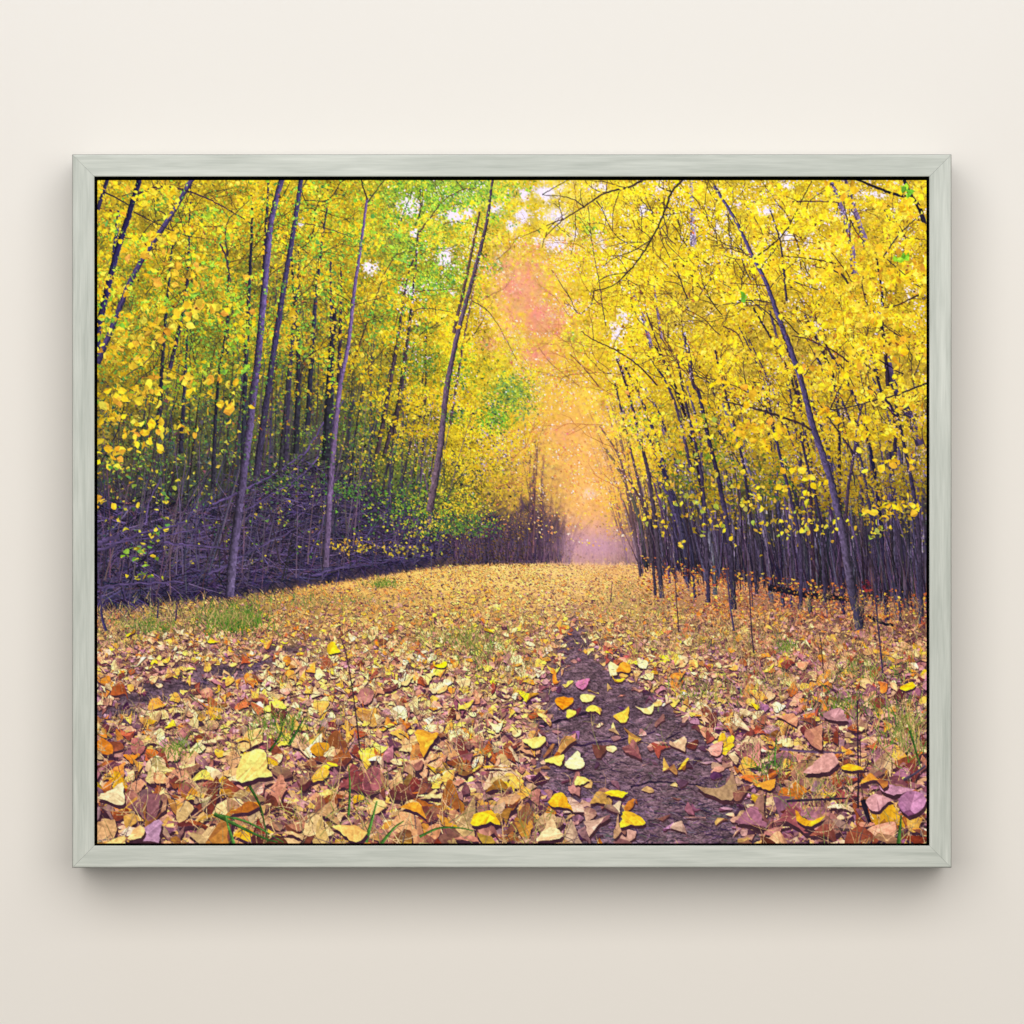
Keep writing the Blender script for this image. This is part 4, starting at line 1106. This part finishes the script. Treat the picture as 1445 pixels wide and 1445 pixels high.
    # the few leaves that lie on the bare path and the largest ones near the bottom edge
    spec = [(867, 1119, 42, (246, 200, 44)), (891, 1156, 40, (240, 184, 48)), (791, 1132, 36, (238, 166, 40)), (840, 1160, 44, (190, 150, 130)), (822, 1102, 26, (244, 216, 110)), (812, 1074, 32, (236, 212, 150)), (784, 1072, 28, (246, 200, 90)), (755, 1046, 34, (246, 212, 110)), (944, 1084, 26, (226, 176, 90)), (958, 1050, 32, (206, 166, 130)), (862, 1055, 16, (230, 200, 140)), (866, 1030, 18, (236, 206, 130)), (840, 1001, 30, (246, 200, 80)), (912, 1000, 26, (240, 210, 130)),
            (878, 1009, 26, (236, 186, 70)), (805, 1006, 20, (250, 206, 80)), (932, 1016, 20, (190, 150, 120)), (838, 976, 18, (250, 206, 90)), (830, 984, 24, (240, 210, 120)), (872, 958, 22, (250, 204, 50)), (880, 942, 22, (230, 150, 50)), (798, 988, 30, (220, 132, 30)), (360, 1082, 52, (246, 206, 110)), (686, 1154, 44, (244, 184, 40)), (702, 1082, 40, (246, 176, 56)), (602, 1042, 44, (236, 166, 56)), (582, 1140, 44, (226, 150, 50)), (776, 1176, 44, (238, 192, 140)), (160, 1122, 46, (230, 200, 150)),
            (345, 1138, 44, (236, 150, 36)), (1140, 1156, 42, (240, 170, 40)), (1080, 1108, 34, (236, 160, 60)), (1112, 1014, 32, (216, 146, 110)), (1205, 1084, 36, (244, 180, 40)), (1282, 968, 26, (246, 186, 30)), (1262, 1112, 52, (186, 132, 150)), (1286, 1136, 50, (176, 120, 150)), (1240, 1130, 40, (196, 140, 140)), (1160, 1080, 52, (196, 140, 130)), (1150, 1040, 44, (206, 140, 110)), (1180, 1010, 40, (176, 126, 126)), (1235, 1100, 40, (226, 150, 60)), (210, 1176, 52, (170, 128, 150)), (185, 1180, 44, (238, 184, 120)), (400, 1176, 46, (236, 190, 130)), (495, 1172, 50, (238, 180, 100)), (622, 938, 20, (250, 205, 30)), (625, 973, 18, (240, 180, 110)), (470, 915, 20, (250, 206, 40)), (185, 893, 18, (250, 206, 30)), (302, 905, 18, (246, 200, 40)), (690, 889, 16, (246, 206, 40)), (160, 1196, 50, (226, 180, 110))]
    x, y, z = (np.array([q[i] for q in spec], float) for i in range(3))
    c = np.array([q[3] for q in spec], float)
    t, c = leaves(x, y, z, c, 'big', flat=.3, elev=.46, fold=.35, curl=.5, contrast=.5, shadow=.12, tint=(84, 34, 62))
    bd.add(t, c)
    bd.flush()

    # ---------- H: finish: soft haze of light down the lane, slight glow, fine grain
    gm = (np.exp(-(((xx - 838) / np.where(xx < 838, 38, 56)) ** 2 + ((yy - 690) / 100) ** 2)) * .52)[..., None]
    bd.px = bd.px + (np.array([264, 186, 98]) - bd.px) * gm + gm * np.array([20, 12, 8])
    pg = np.clip(blobmask(xx, yy, PINK), 0, 1)[..., None] * (.22 + .3 * n1)
    pc = np.array([250, 170, 118]) + (xx > 742)[..., None] * np.array([4, -22, 2])
    bd.px = bd.px + (pc - bd.px) * blur(pg[..., 0], 6)[..., None]
    gm = (np.exp(-(((xx - 800) / 50) ** 2 + ((yy - 600) / 80) ** 2)) * .3)[..., None]
    bd.px = bd.px + (np.array([258, 184, 96]) - bd.px) * gm
    gm = (np.exp(-(((xx - 840) / 46) ** 2 + ((yy - 770) / 24) ** 2)) * .68)[..., None]
    bd.px = bd.px * (1 - gm) + np.array([196, 152, 172]) * gm
    gm = np.clip(np.exp(-(((xx - 815) / np.where(xx > 815, 30, 62)) ** 2 + ((yy - 660) / 118) ** 2)) * 1.5 + np.exp(-(((xx - 745) / 46) ** 2 + ((yy - 430) / 80) ** 2)) * 1.1, 0, 1)[..., None] * (yy < 795)[..., None] * .8
    bd.px = bd.px * (1 - gm) + blur(bd.px, 3) * gm
    # leaf texture of the distant crowns over the lane
    x, y = scatter(15000, 660, 910, 330, 770, lambda x, y: np.exp(-((x - 800 - (y - 600) * .12) / 68) ** 2) * np.clip(cl(x, y, fl) * 2.6 - .7, .1, 1) * np.clip((790 - y) / 90, 0, 1))
    pmk = np.clip(blobmask(x, y, PINK), 0, 1)
    lc = np.where((U(0, 1, len(x)) < pmk)[:, None], pick([(246, 150, 116), (250, 176, 120), (240, 130, 120), (250, 196, 130)], len(x)), pick([(254, 200, 70), (250, 180, 70), (255, 214, 60), (240, 150, 80), (254, 206, 140), (226, 140, 70), (250, 226, 190)], len(x)))
    t, c = leaves(x, y, U(2.4, 5, len(x)), lc, 'tiny', contrast=.25, tint=(160, 90, 40))
    bd.add(t, c)
    bd.flush(.85)
    for bx, by, a_, ln_ in [(850, 600, 3.5, 70), (880, 640, 3.6, 60), (870, 560, 3.5, 90), (842, 530, 3.7, 70), (886, 690, 3.4, 50), (700, 690, -.6, 60), (720, 650, -.7, 70)]:
        twig(bd, bx, by, a_, ln_, 1.3, (170, 104, 60), 2, .5, .8)
    bd.flush(.7)
    # mottling of the litter
    mt = 1 + (fnoise(W, H, 9, 7, 4) - .5) * .42 * np.clip((yy - 850) / 60, 0, 1)
    bd.px = bd.px * mt[..., None]
    a = bd.px.reshape(PH, SS, PW, SS, 3).mean((1, 3))
    low = blur(a, 12)
    a = a + (a - low) * .16
    a = a + (a - blur(a, 1)) * .22
    v = np.clip(a / 255, 0, 1)
    a = 255 * (v + .16 * v * (1 - v) * (2 * v - .72))
    a = a * (1 + (fnoise(PW, PH, 2.2, 2.2, 2)[..., None] - .5) * .1)
    up = np.clip((805 - OY - np.arange(PH)) / 30, 0, 1)[:, None, None]
    lum = a.mean(2, keepdims=True)
    dk_ = np.clip(1 - lum / 120, 0, 1)
    a = a + up * ((lum - a) * (.06 + .3 * dk_) + np.array([2, -3, 8]) * np.clip(lum / 180, 0, 1))
    return np.clip(a, 0, 255)


# ------------------------------------------------------------------ the print itself: a stretched canvas with the picture on its face
def build_print():
    pic = paint().astype(np.float32)
    col = lin(pic) / GAIN
    x = np.linspace(137.2, 1307.6, PW)
    y = np.linspace(254.2, 1190.2, PH)
    FRONT, BACK = DEPTH - .002, .0125
    gx, gy = np.meshgrid(x, y)
    co = np.stack([(gx - MID) * U_M - RX, np.full_like(gx, -FRONT) - RY, Z0 + (MID - gy) * U_M - RZ], 2).reshape(-1, 3)
    idx = np.arange(PW * PH).reshape(PH, PW)
    quads = np.stack([idx[:-1, :-1], idx[1:, :-1], idx[1:, 1:], idx[:-1, 1:]], 2).reshape(-1, 4)
    # the turned edge of the canvas: back ring joined to the rim of the face
    rim = np.concatenate([idx[0, :], idx[1:, -1], idx[-1, -2::-1], idx[-2:0:-1, 0]])
    edge = co[rim]
    back = edge.copy()
    back[:, 1] = -BACK - RY
    nb = len(rim)
    ei = len(co) + np.arange(nb)          # the edge has its own rim points, so the corner stays crisp
    bi = ei + nb
    side = np.stack([ei, np.roll(ei, -1), np.roll(bi, -1), bi], 1)
    co = np.concatenate([co, edge, back])
    quads_all = np.concatenate([quads, side])
    me = bpy.data.meshes.new('canvas')
    me.vertices.add(len(co))
    me.vertices.foreach_set('co', co.astype(np.float32).ravel())
    nq = len(quads_all)
    me.loops.add(nq * 4)
    me.loops.foreach_set('vertex_index', quads_all.astype(np.int32).ravel())
    me.polygons.add(nq)
    me.polygons.foreach_set('loop_start', np.arange(0, nq * 4, 4, dtype=np.int32))
    mi = np.zeros(nq, np.int32)
    mi[len(quads):] = 1
    m, nt, b = mat('printed_canvas', .85, .08)
    at = nt.nodes.new('ShaderNodeAttribute')
    at.attribute_name = 'ink'
    nt.links.new(at.outputs['Color'], b.inputs['Base Color'])
    me.materials.append(m)
    me.materials.append(BLACK)
    me.polygons.foreach_set('material_index', mi)
    me.update(calc_edges=True)
    a = me.color_attributes.new('ink', 'FLOAT_COLOR', 'POINT')
    c = np.ones((len(co), 4), np.float32)
    c[:, :3] = 0
    c[:PW * PH, :3] = col.reshape(-1, 3)
    a.data.foreach_set('color', c.ravel())
    me.validate()
    o = bpy.data.objects.new('canvas', me)
    sc.collection.objects.link(o)
    o.parent = root
    return o


build_print()
